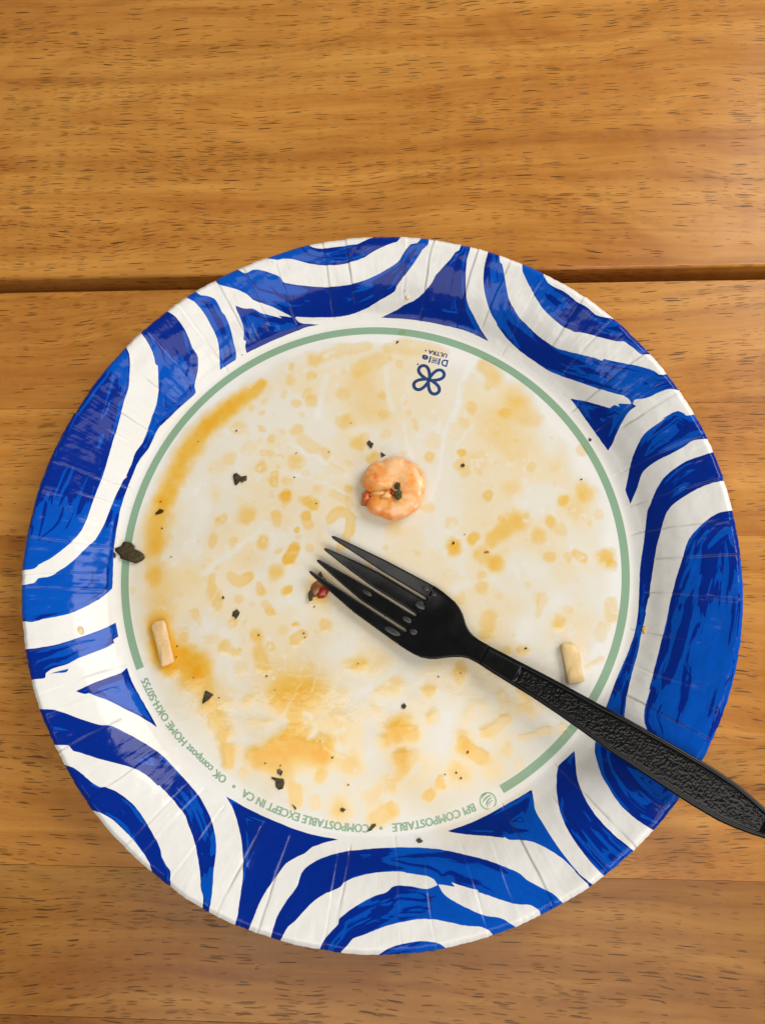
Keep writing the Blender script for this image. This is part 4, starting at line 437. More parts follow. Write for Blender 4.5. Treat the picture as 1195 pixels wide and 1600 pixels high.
def rim_relief(a, r, u):
    """pressed pleats, facets and gentle waviness of the rim; mm"""
    z = np.zeros_like(a); cr = np.zeros_like(a)
    act = np.clip(u, 0, 1)
    for k in range(NPL):
        da = (a - pl_ang[k] + math.pi) % (2 * math.pi) - math.pi
        s = da * r + 1.3 * (fbm(u * 2.5 + k * 5, u * 0 + k, 4, 3) - 0.5) + pl_bend[k] * (u - 0.4)
        m = np.abs(s) < 12
        g = np.exp(-(s / 0.30) ** 2) * sstep(pl_start[k], pl_start[k] + 0.06, u) * sstep(pl_end[k] + 0.1, pl_end[k], u) * (0.05 + 1.5 * vnoise(u * 7 + k * 3, u * 0 + k * 1.7, 9))
        z -= np.where(m, g * pl_dep[k], 0)
        z += np.where(m, pl_saw[k] * np.sign(s) * np.exp(-np.abs(s) / 2.2) * np.clip(np.abs(s) / 0.25, 0, 1) * sstep(pl_start[k], pl_start[k] + 0.12, u), 0)
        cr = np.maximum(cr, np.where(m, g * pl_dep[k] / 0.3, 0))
    z += (fbm(r * np.cos(a) / 22 + 40, r * np.sin(a) / 22 + 40, 5, 3) - 0.5) * 2.0 * act
    z += (fbm(r * np.cos(a) / 5 + 90, r * np.sin(a) / 5 + 90, 8, 3) - 0.5) * 0.42 * sstep(0, 0.2, act)
    return z, cr
def plate_z(x, y):
    """top surface height in mm"""
    x = np.atleast_1d(np.asarray(x, float)); y = np.atleast_1d(np.asarray(y, float))
    a = np.arctan2(y, x); r = np.hypot(x, y); b = base_r(a); e = fev(EO, a); u = (r - b) / (e - b)
    z = pchip(PUa, PZa, u); dz, _ = rim_relief(a, r, u)
    return z + np.where(u > 0, dz, 0)
NA = 2400
th = np.arange(NA) * 2 * math.pi / NA
fr_base = np.r_[np.linspace(0.02, 0.88, 16), np.linspace(0.885, 1.0, 30)]
u_rim = np.linspace(0, 1, 101)[1:]
bR = base_r(th); eR = fev(EO, th) + 0.22 * (vnoise(th * 95, th * 0, 21) - 0.5) + 0.12 * (vnoise(th * 330, th * 0, 22) - 0.5)
rows = [bR * f for f in fr_base] + [bR + (eR - bR) * u for u in u_rim]
uu = [(f - 1) * bR / (eR - bR) for f in fr_base] + [np.full(NA, u) for u in u_rim]
Rr = np.array(rows); Uu = np.array(uu); Aa = np.broadcast_to(th, Rr.shape)
Zz = pchip(PUa, PZa, Uu)
dz, CR = rim_relief(Aa.ravel(), Rr.ravel(), Uu.ravel())
dz = dz.reshape(Rr.shape); CR = CR.reshape(Rr.shape)
Zz = Zz + np.where(Uu > 0, dz, 0)
X = Rr * np.cos(Aa); Y = Rr * np.sin(Aa)
# cut edge of the paper
X = np.vstack([X, X[-1:] * 1.0003]); Y = np.vstack([Y, Y[-1:] * 1.0003]); Zz = np.vstack([Zz, Zz[-1:] - 0.45]); CR = np.vstack([CR, CR[-1:] * 0]); Uu = np.vstack([Uu, Uu[-1:]])
nr = X.shape[0]
V = np.c_[X.ravel(), Y.ravel(), Zz.ravel()]
i0 = (np.arange(nr - 1)[:, None] * NA + np.arange(NA)[None]).ravel()
i1 = (np.arange(nr - 1)[:, None] * NA + (np.arange(NA)[None] + 1) % NA).ravel()
F = np.c_[i0, i0 + NA, i1 + NA, i1]
# centre cap as a ring of quads collapsed on a point
cidx = len(V); V = np.vstack([V, [[0, 0, 0.97]]])
k = np.arange(0, NA, 2)
F = np.vstack([F, np.c_[np.full(len(k), cidx), k, (k + 1) % NA, (k + 2) % NA]])
# printed blue bands: signed distance to their outlines
def seg_sd(P, poly):
    A = poly; B = np.roll(poly, -1, 0)
    best = np.full(len(P), 1e9); ins = np.zeros(len(P), bool)
    for (ax, ay), (bx, by) in zip(A, B):
        dx, dy = bx - ax, by - ay
        t = np.clip(((P[:, 0] - ax) * dx + (P[:, 1] - ay) * dy) / (dx * dx + dy * dy + 1e-12), 0, 1)
        best = np.minimum(best, (P[:, 0] - ax - t * dx) ** 2 + (P[:, 1] - ay - t * dy) ** 2)
        c = ((ay > P[:, 1]) != (by > P[:, 1]))
        if dy != 0: ins ^= c & (P[:, 0] < ax + (P[:, 1] - ay) / dy * dx)
    d = np.sqrt(best); return np.where(ins, d, -d)
sd = np.full(len(V), -3.0); depth = np.zeros(len(V))
for n_, q in enumerate(BLUE):
    q = np.array(q).reshape(-1, 2); lo = q.min(0) - 2; hi = q.max(0) + 2
    m = np.where((V[:, 0] > lo[0]) & (V[:, 0] < hi[0]) & (V[:, 1] > lo[1]) & (V[:, 1] < hi[1]))[0]
    s = seg_sd(V[m, :2], q)
    up = s > sd[m]; sd[m] = np.maximum(sd[m], s)
    depth[m] = np.where(up, np.maximum(s, 0) + n_ * 37.0, depth[m])
sd[(nr - 1) * NA: nr * NA] = -3          # the cut edge is bare paper
px, py = V[:, 0] - RING[0], V[:, 1] - RING[1]
pa = np.arctan2(py, px); pr = np.hypot(px, py); ro = fev(ER, pa) - 0.1
ring_sd = 1.5 - np.abs(pr - (ro - 1.5))
am = math.radians(-107.8); ah = math.radians(47.65)
gap_d = (np.abs((pa - am + math.pi) % (2 * math.pi) - math.pi) - ah) * pr
ring_sd = np.minimum(ring_sd, gap_d)
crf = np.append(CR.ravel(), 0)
soak = sstep(0.45, 0.0, np.append(Uu.ravel(), -1)) * (0.25 + 0.75 * sstep(20, -80, V[:, 1] + 0.6 * V[:, 0]))

plate = tag(empty('paper_plate', (0, 0, 0)), 'round white paper plate with bold blue painted bands and green ring, smeared with sauce', 'plate')
me = mesh_np('plate_body', V * MM, F)
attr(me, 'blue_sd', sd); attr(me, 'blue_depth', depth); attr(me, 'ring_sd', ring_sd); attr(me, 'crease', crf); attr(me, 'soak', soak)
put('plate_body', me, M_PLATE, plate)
# underside of the plate
NB = 360; tb = np.arange(NB) * 2 * math.pi / NB; ub = np.linspace(0, 1, 34)
rb_ = [base_r(tb) * f for f in np.linspace(0.02, 1, 10)] + [base_r(tb) + (fev(EO, tb) - 0.25 - base_r(tb)) * u for u in ub[1:]]
ur_ = [np.full(NB, -0.1)] * 10 + [np.full(NB, u) for u in ub[1:]]
Rb = np.array(rb_); Ub = np.array(ur_)
Tb = np.broadcast_to(tb, Rb.shape)
zb = pchip(PUa, PZa, Ub) + np.where(Ub > 0, (fbm(Rb * np.cos(Tb) / 22 + 40, Rb * np.sin(Tb) / 22 + 40, 5, 3) - 0.5) * 2.0 * np.clip(Ub, 0, 1), 0) - 0.85
Vb = np.c_[(Rb * np.cos(tb)).ravel(), (Rb * np.sin(tb)).ravel(), np.maximum(zb.ravel(), 0.05)]
j0 = (np.arange(len(rb_) - 1)[:, None] * NB + np.arange(NB)[None]).ravel(); j1 = (np.arange(len(rb_) - 1)[:, None] * NB + (np.arange(NB)[None] + 1) % NB).ravel()
put('underside', mesh_np('underside', Vb * MM, np.c_[j0, j1, j1 + NB, j0 + NB]), M_PULP, plate)

# ------------------------------------------------------------------ printing on the plate
def text_mesh(s, bold=0.0):
    cu = bpy.data.curves.new('t', 'FONT'); cu.body = s; cu.size = 1.0; cu.offset = bold; cu.resolution_u = 3; cu.fill_mode = 'FRONT'
    o = bpy.data.objects.new('t', cu); COL.objects.link(o)
    dg = bpy.context.evaluated_depsgraph_get(); dg.update()
    me = bpy.data.meshes.new_from_object(o.evaluated_get(dg))
    V = np.array([v.co[:] for v in me.vertices]); F = [tuple(p.vertices) for p in me.polygons]
    bpy.data.objects.remove(o); bpy.data.curves.remove(cu); bpy.data.meshes.remove(me)
    return V, F
ZP = 1.03
def arc_text(s, a0, a1, rbase, cap):
    V, F = text_mesh(s); N = len(V)
    x0, x1 = V[:, 0].min(), V[:, 0].max(); capu = text_mesh('H')[0][:, 1].max()
    WW, FF = [], []
    for k, (dx, dy) in enumerate(((0, 0), (0.17, 0), (-0.17, 0), (0.09, 0.08), (-0.09, -0.08))):      # heavier strokes, each pass 10 microns higher
        rr = rbase + V[:, 1] / capu * cap + dy
        ang = np.radians(a0 + (a1 - a0) * (V[:, 0] - x0) / (x1 - x0)) - dx / rbase
        WW.append(np.c_[RING[0] + rr * np.cos(ang), RING[1] + rr * np.sin(ang), np.full(N, ZP - 0.02 + 0.010 * k)])
        FF += [tuple(i + k * N for i in f) for f in F]
    return put('lettering', mesh_py('lettering', np.vstack(WW) * MM, FF, False), M_GREEN, plate)
RB = 92.65
tag(arc_text('BPI COMPOSTABLE', -67.0, -85.1, RB, 2.65), 'green curved lettering reading BPI COMPOSTABLE')
tag(arc_text('COMPOSTABLE EXCEPT IN CA', -90.2, -118.9, RB, 2.65), 'green curved lettering reading COMPOSTABLE EXCEPT IN CA')
tag(arc_text('OK compost HOME OKH-S0755', -123.5, -152.9, RB, 2.65), 'green curved lettering reading OK compost HOME OKH-S0755')
def disc(name, cx, cy, r, mat, parent=plate, z=ZP, n=24):
    V = [(cx * MM, cy * MM, z * MM)] + [((cx + r * math.cos(t)) * MM, (cy + r * math.sin(t)) * MM, z * MM) for t in np.linspace(0, 2 * math.pi, n, endpoint=False)]
    return put(name, mesh_py(name, V, [(0, 1 + i, 1 + (i + 1) % n) for i in range(n)], False), mat, parent)
for a in (-87.6, -121.2):
    disc('dot', RING[0] + 93.9 * math.cos(math.radians(a)), RING[1] + 93.9 * math.sin(math.radians(a)), 0.62, M_GREEN)
def ribbon(P, wd, closed=True):
    P = np.array(P, float); N = len(P)
    T = (np.roll(P, -1, 0) - np.roll(P, 1, 0)) if closed else np.gradient(P, axis=0)
    T /= np.linalg.norm(T, axis=1)[:, None] + 1e-9
    Nn = np.c_[-T[:, 1], T[:, 0]]; wd = np.broadcast_to(np.asarray(wd, float), (N,))[:, None]
    V = np.vstack([P + Nn * wd / 2, P - Nn * wd / 2])
    F = [(i, (i + 1) % N, N + (i + 1) % N, N + i) for i in range(N if closed else N - 1)]
    return V, F
def flat(name, pieces, mat, parent=plate, z=ZP):
    VV, FF = [], []
    for k, (V, F) in enumerate(pieces):
        o = len(VV); VV += [(x * MM, y * MM, (z - 0.02 + 0.009 * (k % 5)) * MM) for x, y in V]; FF += [tuple(i + o for i in f) for f in F]
    return put(name, mesh_py(name, VV, FF, False), mat, parent)
# compost badge: ring, leaf blades and trunk
bc = (RING[0] + 94.1 * math.cos(math.radians(-63.9)), RING[1] + 94.1 * math.sin(math.radians(-63.9)))
ph = math.radians(-63.9 - 90)
def bl(x, y): return (bc[0] + x * math.cos(ph) - y * math.sin(ph), bc[1] + x * math.sin(ph) + y * math.cos(ph))
t = np.linspace(0, 2 * math.pi, 40, endpoint=False)
pcs = [ribbon([bl(2.75 * math.cos(s), 2.75 * math.sin(s)) for s in t], 0.5)]
for (x0, y0, x1, y1, wv) in ((-1.9, -1.2, 1.9, -0.3, 0.75), (-2.0, -0.4, 1.4, 0.9, 0.55), (-0.3, 0.5, 1.2, 1.9, 0.5), (-1.7, 0.6, 0.2, 1.5, 0.35), (-0.8, -2.2, 1.6, -1.5, 0.6)):
    s = np.linspace(0, 1, 9); P = [bl(x0 + (x1 - x0) * q, y0 + (y1 - y0) * q - 0.5 * math.sin(q * math.pi)) for q in s]
    pcs.append(ribbon(P, wv * np.sin(np.clip(s, 0.06, 0.94) * math.pi) ** 0.7, False))
tag(flat('compost_badge', pcs, M_GREEN), 'small round green compost badge')
# four-petal emblem and wordmark
def petals(cx, cy, L_, W_, st, a0):
    out = []
    for k in range(4):
        a = math.radians(a0 + 90 * k); P = []
        for s in np.linspace(0, 2 * math.pi, 44, endpoint=False):
            x = L_ * (1 - math.cos(s)) / 2; y = W_ * math.sin(s) * (0.35 + 0.65 * (1 - math.cos(s)) / 2) * 1.15
            P.append((cx + x * math.cos(a) - y * math.sin(a), cy + x * math.sin(a) + y * math.cos(a)))
        out.append(ribbon(P, st))
    return out
tag(flat('flower_emblem', petals(20.5, 74.0, 6.5, 2.25, 1.3, 27.5), M_NAVY), 'navy blue four-petal flower emblem')
phi = math.atan2(2.9, -10.5)
def word(s, x, y, length, cap, bold, z=ZP):
    V, F = text_mesh(s, bold); capu = text_mesh('H')[0][:, 1].max()
    xx = (V[:, 0] - V[:, 0].min()) / (V[:, 0].max() - V[:, 0].min()) * length; yy = V[:, 1] / capu * cap
    W = np.c_[x + xx * math.cos(phi) - yy * math.sin(phi), y + xx * math.sin(phi) + yy * math.cos(phi)]
    return W, F
def along(x, d, h=0): return (x[0] + d * math.cos(phi) - h * math.sin(phi), x[1] + d * math.sin(phi) + h * math.cos(phi))
b0 = (28.3, 81.9)
pcs = [word('D', *b0, 2.6, 2.7, 0.03), word('I', *along(b0, 3.15), 0.65, 2.7, 0.01), word('I', *along(b0, 6.9), 0.65, 2.7, 0.01), word('e', *along(b0, 8.0), 2.5, 2.75, 0.03)]
pcs += petals(*along(b0, 5.3, 1.35), 1.3, 0.5, 0.28, 45 + math.degrees(phi))
tag(flat('wordmark', pcs, M_NAVY), 'small navy wordmark beside the flower emblem')
tag(flat('lettering', [word('ULTRA', 28.0, 84.6, 7.8, 1.55, 0.04)], M_NAVY), 'small navy lettering reading ULTRA')
for x, y in ((16.2, 80.6), (19.4, 86.3)): disc('registered_mark', x, y, 0.36, M_NAVY, n=12)

# ------------------------------------------------------------------ sauce film
H = 0.36
gx = np.arange(-96, 93, H); gy = np.arange(-93, 98, H)
GX, GY2 = np.meshgrid(gx, gy); P = np.c_[GX.ravel(), GY2.ravel()]
wx = P[:, 0] + 2.0 * (fbm(P[:, 0] / 3.2, P[:, 1] / 3.2, 1, 3) - 0.5) + 2.2 * (vnoise(P[:, 0] / 9, P[:, 1] / 9, 30) - 0.5)
wy = P[:, 1] + 2.0 * (fbm(P[:, 0] / 3.2, P[:, 1] / 3.2, 2, 3) - 0.5) + 2.2 * (vnoise(P[:, 0] / 9, P[:, 1] / 9, 31) - 0.5)
def chain_d(pts, x, y):
    """distance over radius, and blended strength, for a chain of (x,y,r,a)"""
    pts = np.array(pts)
    if len(pts) == 1: pts = np.vstack([pts, pts + [[0.01, 0, 0, 0]]])
    best = np.full(len(x), 9.0); amp = np.zeros(len(x)); rad = np.ones(len(x))
    for a, b in zip(pts[:-1], pts[1:]):
        d = b[:2] - a[:2]; t_ = np.clip(((x - a[0]) * d[0] + (y - a[1]) * d[1]) / (d @ d + 1e-9), 0, 1)
        r_ = a[2] + (b[2] - a[2]) * t_; q = np.hypot(x - a[0] - t_ * d[0], y - a[1] - t_ * d[1]) / r_
        m = q < best; best = np.where(m, q, best); rad = np.where(m, r_, rad)
        amp = np.where(m, (a[3] + (b[3] - a[3]) * t_) if len(a) > 3 else 1.0, amp)
    return best, amp, rad
inv = np.ones(len(P)); 
SAUCE += [[-82.0, -22.5, 3.7, 0.98, -79.8, -28, 3.9, 1.0, -77.0, -35.2, 4.0, 1.0]]
for s_ in SAUCE:
    s_ = np.array(s_).reshape(-1, 4); rm = s_[:, 2].max() * 1.9 + 4
    m = np.where((P[:, 0] > s_[:, 0].min() - rm) & (P[:, 0] < s_[:, 0].max() + rm) & (P[:, 1] > s_[:, 1].min() - rm) & (P[:, 1] < s_[:, 1].max() + rm))[0]
    q, am_, rad = chain_d(s_, wx[m], wy[m])
    soft = np.clip((rad - 1.6) / 2.6, 0.12, 1)
    wgt = sstep(1.12 + 0.55 * soft, 0.80 - 0.62 * soft, q) * (1 - 0.30 * (1 - soft) * (1 - np.clip(q, 0, 1) ** 2))
    inv[m] *= 1 - np.clip(am_ * wgt * 0.93, 0, 0.98)
T = 1 - inv
film = 0.20 * sstep(0.34, 0.60, fbm(P[:, 0] / 17, P[:, 1] / 17, 50, 4)) + 0.13
bx_, by_ = P[:, 0] - RING[0], P[:, 1] - RING[1]; br_ = np.hypot(bx_, by_)
film *= sstep(91, 80, br_ + 8 * (fbm(P[:, 0] / 12, P[:, 1] / 12, 60, 2) - 0.5))
low = sstep(30, -60, P[:, 1] + 0.5 * P[:, 0])
film = np.maximum(film, low * 0.16 * sstep(94.5, 88, br_))
T = 1 - (1 - T) * (1 - film * 0.85)
mott = fbm(P[:, 0] / 2.4, P[:, 1] / 2.4, 70, 4)
T *= 0.86 + 0.28 * mott
T0 = T.copy()
# spots where sauce has beaded away, and streaks scraped by the fork
hole = sstep(0.64, 0.74, fbm(P[:, 0] / 2.0, P[:, 1] / 2.0, 80, 3)) * sstep(0.40, 0.62, fbm(P[:, 0] / 15, P[:, 1] / 15, 81, 2))
T *= 1 - 0.55 * hole * (T < 0.6)
for s_ in WIPES:
    s_ = np.array(s_).reshape(-1, 3); q, _, _ = chain_d(np.c_[s_, np.ones(len(s_))], wx, wy)
    T *= 1 - 0.62 * sstep(2.2, 0.2, q)
for _ in range(170):                                    # stray small droplets
    a = rng.uniform(0, 6.28); r_ = 84 * math.sqrt(rng.random()); c_ = (r_ * math.cos(a) + RING[0], r_ * math.sin(a) + RING[1]); rad_ = 0.35 + 1.0 * rng.random() ** 2
    m = np.where((np.abs(P[:, 0] - c_[0]) < 5) & (np.abs(P[:, 1] - c_[1]) < 5))[0]
    q = np.hypot((wx[m] - c_[0]) * rng.uniform(0.7, 1.2), wy[m] - c_[1]) / rad_
    T[m] = 1 - (1 - T[m]) * (1 - rng.uniform(0.12, 0.38) * sstep(1.25, 0.75, q) * (1 - 0.35 * (1 - np.clip(q, 0, 1) ** 2)))
for _ in range(46):
    a = rng.uniform(0, 6.28); r_ = 70 * math.sqrt(rng.random()); c_ = np.array([r_ * math.cos(a), r_ * math.sin(a)]); d_ = rng.normal(-0.4 if rng.random() < .6 else 1.1, 0.35); l_ = rng.uniform(4, 16)
    e_ = c_ + l_ * np.array([math.cos(d_), math.sin(d_)])
    q, _, _ = chain_d(np.array([[*c_, 0.3, 1], [*e_, 0.3, 1]]), wx, wy); T *= 1 - 0.3 * sstep(2.0, 0.2, q)
T = np.clip(T, 0, 1) * sstep(95.0, 93.5, br_)
keep = T > 0.012
idx = np.arange(len(P)).reshape(GX.shape)
Q = np.c_[idx[:-1, :-1].ravel(), idx[:-1, 1:].ravel(), idx[1:, 1:].ravel(), idx[1:, :-1].ravel()]
Q = Q[keep[Q].all(1)]
used = np.unique(Q); remap = np.full(len(P), -1); remap[used] = np.arange(len(used))
Ts = np.clip(np.minimum(T0, T + 0.15), 0, 1).reshape(GX.shape)
for _ in range(9):                                      # liquid levels itself: smooth the height only
    Ts = (Ts + np.roll(Ts, 1, 0) + np.roll(Ts, -1, 0) + np.roll(Ts, 1, 1) + np.roll(Ts, -1, 1)) / 5
zf = 1.06 + 0.38 * Ts.ravel() ** 1.3
zf = np.where(br_ > 90, np.maximum(zf, plate_z(P[:, 0], P[:, 1]) + 0.05), zf)
me = mesh_np('sauce_residue', np.c_[P, zf][used] * MM, remap[Q]); attr(me, 'thick', T[used])
tag(put('sauce_residue', me, M_SAUCE), 'thin oily orange sauce residue smeared and beaded over the plate', 'sauce', kind='stuff')

# ------------------------------------------------------------------ fork
FO = (-20.56, 4.377); FAX = (0.84826776, -0.52956756)
FS = [-5, 0, 12, 25, 38, 46, 55, 65, 80, 125, 150, 182.]; FZ = [6.5, 5.2, 3.4, 2.9, 3.0, 3.7, 5.4, 7.0, 9.4, 17.6, 21.6, 26.]
fs_, fz_ = np.array(FS), np.array(FZ)
fork = tag(empty('plastic_fork', (FO[0] * MM, FO[1] * MM, 0), math.atan2(FAX[1], FAX[0])), 'black plastic fork with pebbled handle lying across the plate and over its rim', 'fork')
def fz(s): return pchip(fs_, fz_, np.asarray(s, float))
def loft(name, S, sections, parent=fork, mat=M_BLACK, caps=True):
    k = len(sections[0]); V = []; F = []
    for s, sec in zip(S, sections): V += [(s * MM, n * MM, z * MM) for n, z in sec]
    for i in range(len(S) - 1):
        for j in range(k):
            F.append((i * k + j, i * k + (j + 1) % k, (i + 1) * k + (j + 1) % k, (i + 1) * k + j))
    if caps: F += [tuple(range(k))[::-1], tuple(range((len(S) - 1) * k, len(S) * k))]
    F = [f[::-1] for f in F]
    me = mesh_py(name, V, F)
    if caps: me.polygons[len(F) - 1].use_smooth = False; me.polygons[len(F) - 2].use_smooth = False
    return put(name, me, mat, parent)
def bar(lo, hi, zt, t_, bow=0.010, rnd=0.45, nn=6):
    """closed rounded section from n=lo to hi, top at zt (+ bowl curvature)"""
    r_ = min(rnd, (hi - lo) * 0.42, t_ * 0.45); pts = []
    for k in range(nn + 1):                                   # top, lo -> hi
        fk_ = k / nn; fk_ = 0.06 if k == 1 else 0.94 if k == nn - 1 else fk_; n = lo + r_ + (hi - lo - 2 * r_) * fk_; pts.append((n, zt + bow * n * n))
    for cx, cz, a0 in ((hi - r_, -r_, 90), (hi - r_, -t_ + r_, 0)):
        for k in range(1, 4):
            a = math.radians(a0 - 30 * k); pts.append((cx + r_ * math.cos(a), zt + bow * cx * cx + cz + r_ * math.sin(a)))
    for cx, cz, a0 in ((lo + r_, -t_ + r_, -90), (lo + r_, -r_, -180)):
        for k in range(0, 3):
            a = math.radians(a0 - 30 * k); pts.append((cx + r_ * math.cos(a), zt + bow * cx * cx + cz + r_ * math.sin(a)))
    return pts
ST = [0, 3, 13, 22, 40]
TE = [([8.2, 8.75, 9.9, 10.8, 11.9], [7.2, 7.0, 6.9, 6.6, 6.8]), ([2.9, 3.4, 4.75, 5.6, 5.8], [1.9, 1.55, 0.55, -0.2, -0.25]),
      ([-2.15, -1.85, -1.4, -1.1, -1.2], [-3.15, -3.7, -5.4, -6.7, -6.95]), ([-7.15, -7.15, -7.35, -7.6, -7.95], [-8.15, -8.8, -10.4, -11.8, -13.0])]
for i, (hi, lo) in enumerate(TE):
    S = np.r_[0.0, 0.12, 0.35, 0.8, np.linspace(1.6, 40.6, 26), 41.2, 41.6, 41.9, 42.1, 42.8]
    secs = []
    for s in S:
        h = float(np.interp(s, ST, hi)); l = float(np.interp(s, ST, lo)); c = (h + l) / 2
        tipf = math.sqrt(max(0.02, 1 - max(0, (0.8 - s) / 0.8) ** 2)); h = c + (h - c) * tipf; l = c + (l - c) * tipf
        fl = 0.56 * (1 - math.sqrt(max(0, 1 - np.clip((s - 41.4) / 0.7, 0, 1) ** 2)))
        if i > 0: h += fl
        if i < 3: l -= fl
        th_ = 1.15 + 0.9 * min(1, s / 25)
        secs.append(bar(l, h, float(fz(s)), th_ * (0.6 + 0.4 * tipf), 0.010))
    loft('tine', S, secs)
HS = [42.0, 46, 48.5, 51.4, 54, 56.2, 59, 61, 63.5, 66, 70]; HH = [12.1, 11.8, 11.4, 10.9, 9.9, 8.5, 5.9, 4.6, 3.8, 3.55, 3.7]; HL = [-13.15, -13.2, -13.1, -12.7, -11.7, -10.4, -8.1, -6.6, -5.0, -4.1, -3.85]
S = np.linspace(42.0, 70, 40)
loft('head', S, [bar(float(np.interp(s, HS, HL)), float(np.interp(s, HS, HH)), float(fz(s)), 2.05 + 0.4 * sstep(55, 66, s), 0.010, 0.6, 12) for s in S])
GS = [69.5, 75, 83, 90.6, 101, 112, 120, 136, 150, 158, 163, 168, 173, 176.5, 178]; GH = [3.65, 4.0, 4.5, 5.0, 5.5, 5.9, 6.4, 6.8, 7.0, 6.5, 5.6, 4.5, 3.2, 1.9, 0.4]; GL = [-3.85, -4.05, -4.1, -4.1, -4.5, -5.3, -6.0, -6.6, -7.0, -6.8, -6.1, -5.0, -3.5, -2.0, -0.5]
def gedge(s): return float(np.interp(s, GS, GL)), float(np.interp(s, GS, GH))
def handle_sec(s):
    lo, hi = gedge(s); z = float(fz(s)) + 0.2; wdt = hi - lo; e = min(0.5, wdt * 0.2)
    d = 0.75 * float(sstep(82.6, 83.6, s) * sstep(171, 169.5, s)); bw = min(1.5, wdt * 0.22)
    crown = 0.25
    return [(lo + 0.05, z - e), (lo + 0.18, z - 0.22), (lo + e, z), (lo + bw * 0.8, z + 0.1), (lo + bw, z + 0.02 - 0.15 * d), (lo + bw + 0.25, z - d), ((lo + hi) / 2, z - d),
            (hi - bw - 0.25, z - d), (hi - bw, z + 0.02 - 0.15 * d), (hi - bw * 0.8, z + 0.1), (hi - e, z), (hi - 0.18, z - 0.22), (hi - 0.05, z - e),
            (hi, z - 1.4), (hi - 0.3, z - 2.4), (hi - 0.9, z - 2.6), (lo + 0.9, z - 2.6), (lo + 0.3, z - 2.4), (lo, z - 1.4)]
S = np.r_[np.linspace(69.5, 82, 12), np.linspace(82.4, 84, 7), np.linspace(85, 168, 60), np.linspace(169, 178, 16)]
hnd = loft('handle', S, [handle_sec(s) for s in S])
# pebbled grip panel
ps = np.arange(83.7, 169.6, 0.22); NV = 46
V = []; 
for s in ps:
    lo, hi = gedge(s); bw = min(1.5, (hi - lo) * 0.22); n = np.linspace(lo + bw + 0.1, hi - bw - 0.1, NV)
    f_ = fbm(s / 0.75 + n * 0 + 300, n / 0.75 + 300, 90, 2); ridge = 1 - np.abs(2 * f_ - 1) * 3.0
    pebble = np.clip(ridge, 0, 1) ** 1.2 * 0.12 + 0.05 * vnoise(s / 0.5 + n * 0 + 50, n / 0.5 + 50, 91)
    edge = np.minimum(1, np.minimum(np.arange(NV), np.arange(NV)[::-1]) / 4.0) * min(1, (s - 83.7) / 0.8, (169.6 - s) / 0.8)
    z = float(fz(s)) + 0.2 - 0.70 + pebble * edge
    V.append(np.c_[np.full(NV, s), n, z])
V = np.vstack(V); a_ = (np.arange(len(ps) - 1)[:, None] * NV + np.arange(NV - 1)[None]).ravel()
o = put('grip_panel', mesh_np('grip_panel', V * MM, np.c_[a_, a_ + NV, a_ + NV + 1, a_ + 1]), M_BLACK, hnd); tag(o, 'pebble textured black grip panel')

# oil droplets left on the fork
def dome(name, cx, cy, rx, ry, rot, h, mat, z0, parent=None, nz=0.18, seed=0, base=0.0, rings=5, n=18):
    V = []; F = []
    for k in range(rings + 1):
        f = 1 - k / (rings + 0.001) if k < rings else 0.0
        for j in range(n):
            a = 2 * math.pi * j / n
            wv = 1 + nz * 2 * (float(vnoise(math.cos(a) * 1.3 + seed * 3.1 + 9, math.sin(a) * 1.3 + seed * 1.7 + 9, 3)) - 0.5)
            x = rx * wv * f * math.cos(a); y = ry * wv * f * math.sin(a)
            V.append(((x * math.cos(rot) - y * math.sin(rot)) * MM, (x * math.sin(rot) + y * math.cos(rot)) * MM, (base + h * math.sqrt(max(0, 1 - f * f))) * MM))
    for k in range(rings):
        for j in range(n): F.append((k * n + j, k * n + (j + 1) % n, (k + 1) * n + (j + 1) % n, (k + 1) * n + j))
    F.append(tuple(range(n))[::-1])
    return put(name, mesh_py(name, V, F), mat, parent, (cx * MM, cy * MM, z0 * MM))
def fork_world(s, n): return FO[0] + s * FAX[0] - n * FAX[1], FO[1] + s * FAX[1] + n * FAX[0]
DL = ['grey oil drop at the root of the outermost upper tine', 'round oil drop on the fork head just behind the upper slot', 'oval oil drop on the fork at the foot of the second tine', 'oil smear on the fork at the foot of the third tine', 'oil drop on the fork head beside the lower slot end', 'thin oil smear midway along the third tine', 'long oil smear at the foot of the lowest tine']
for (s, n, rx, ry), lb in zip(((39.9, 9.5, 1.5, 1.0), (43.4, 9.4, 1.2, 1.1), (41.5, 3.3, 2.6, 1.5), (40.0, -3.8, 2.2, 1.2), (44.4, -6.4, 1.7, 1.2), (22.2, -3.2, 2.4, 0.9), (37.5, -10.4, 4.0, 1.3)), DL):
    x, y = fork_world(s, n)
    tag(dome('oil_drop', x, y, rx, ry, math.atan2(FAX[1], FAX[0]), 0.28, M_OIL, float(fz(s)) + 0.010 * n * n, seed=s, base=-0.05), lb, 'oil drop', 'oil drops on the fork')

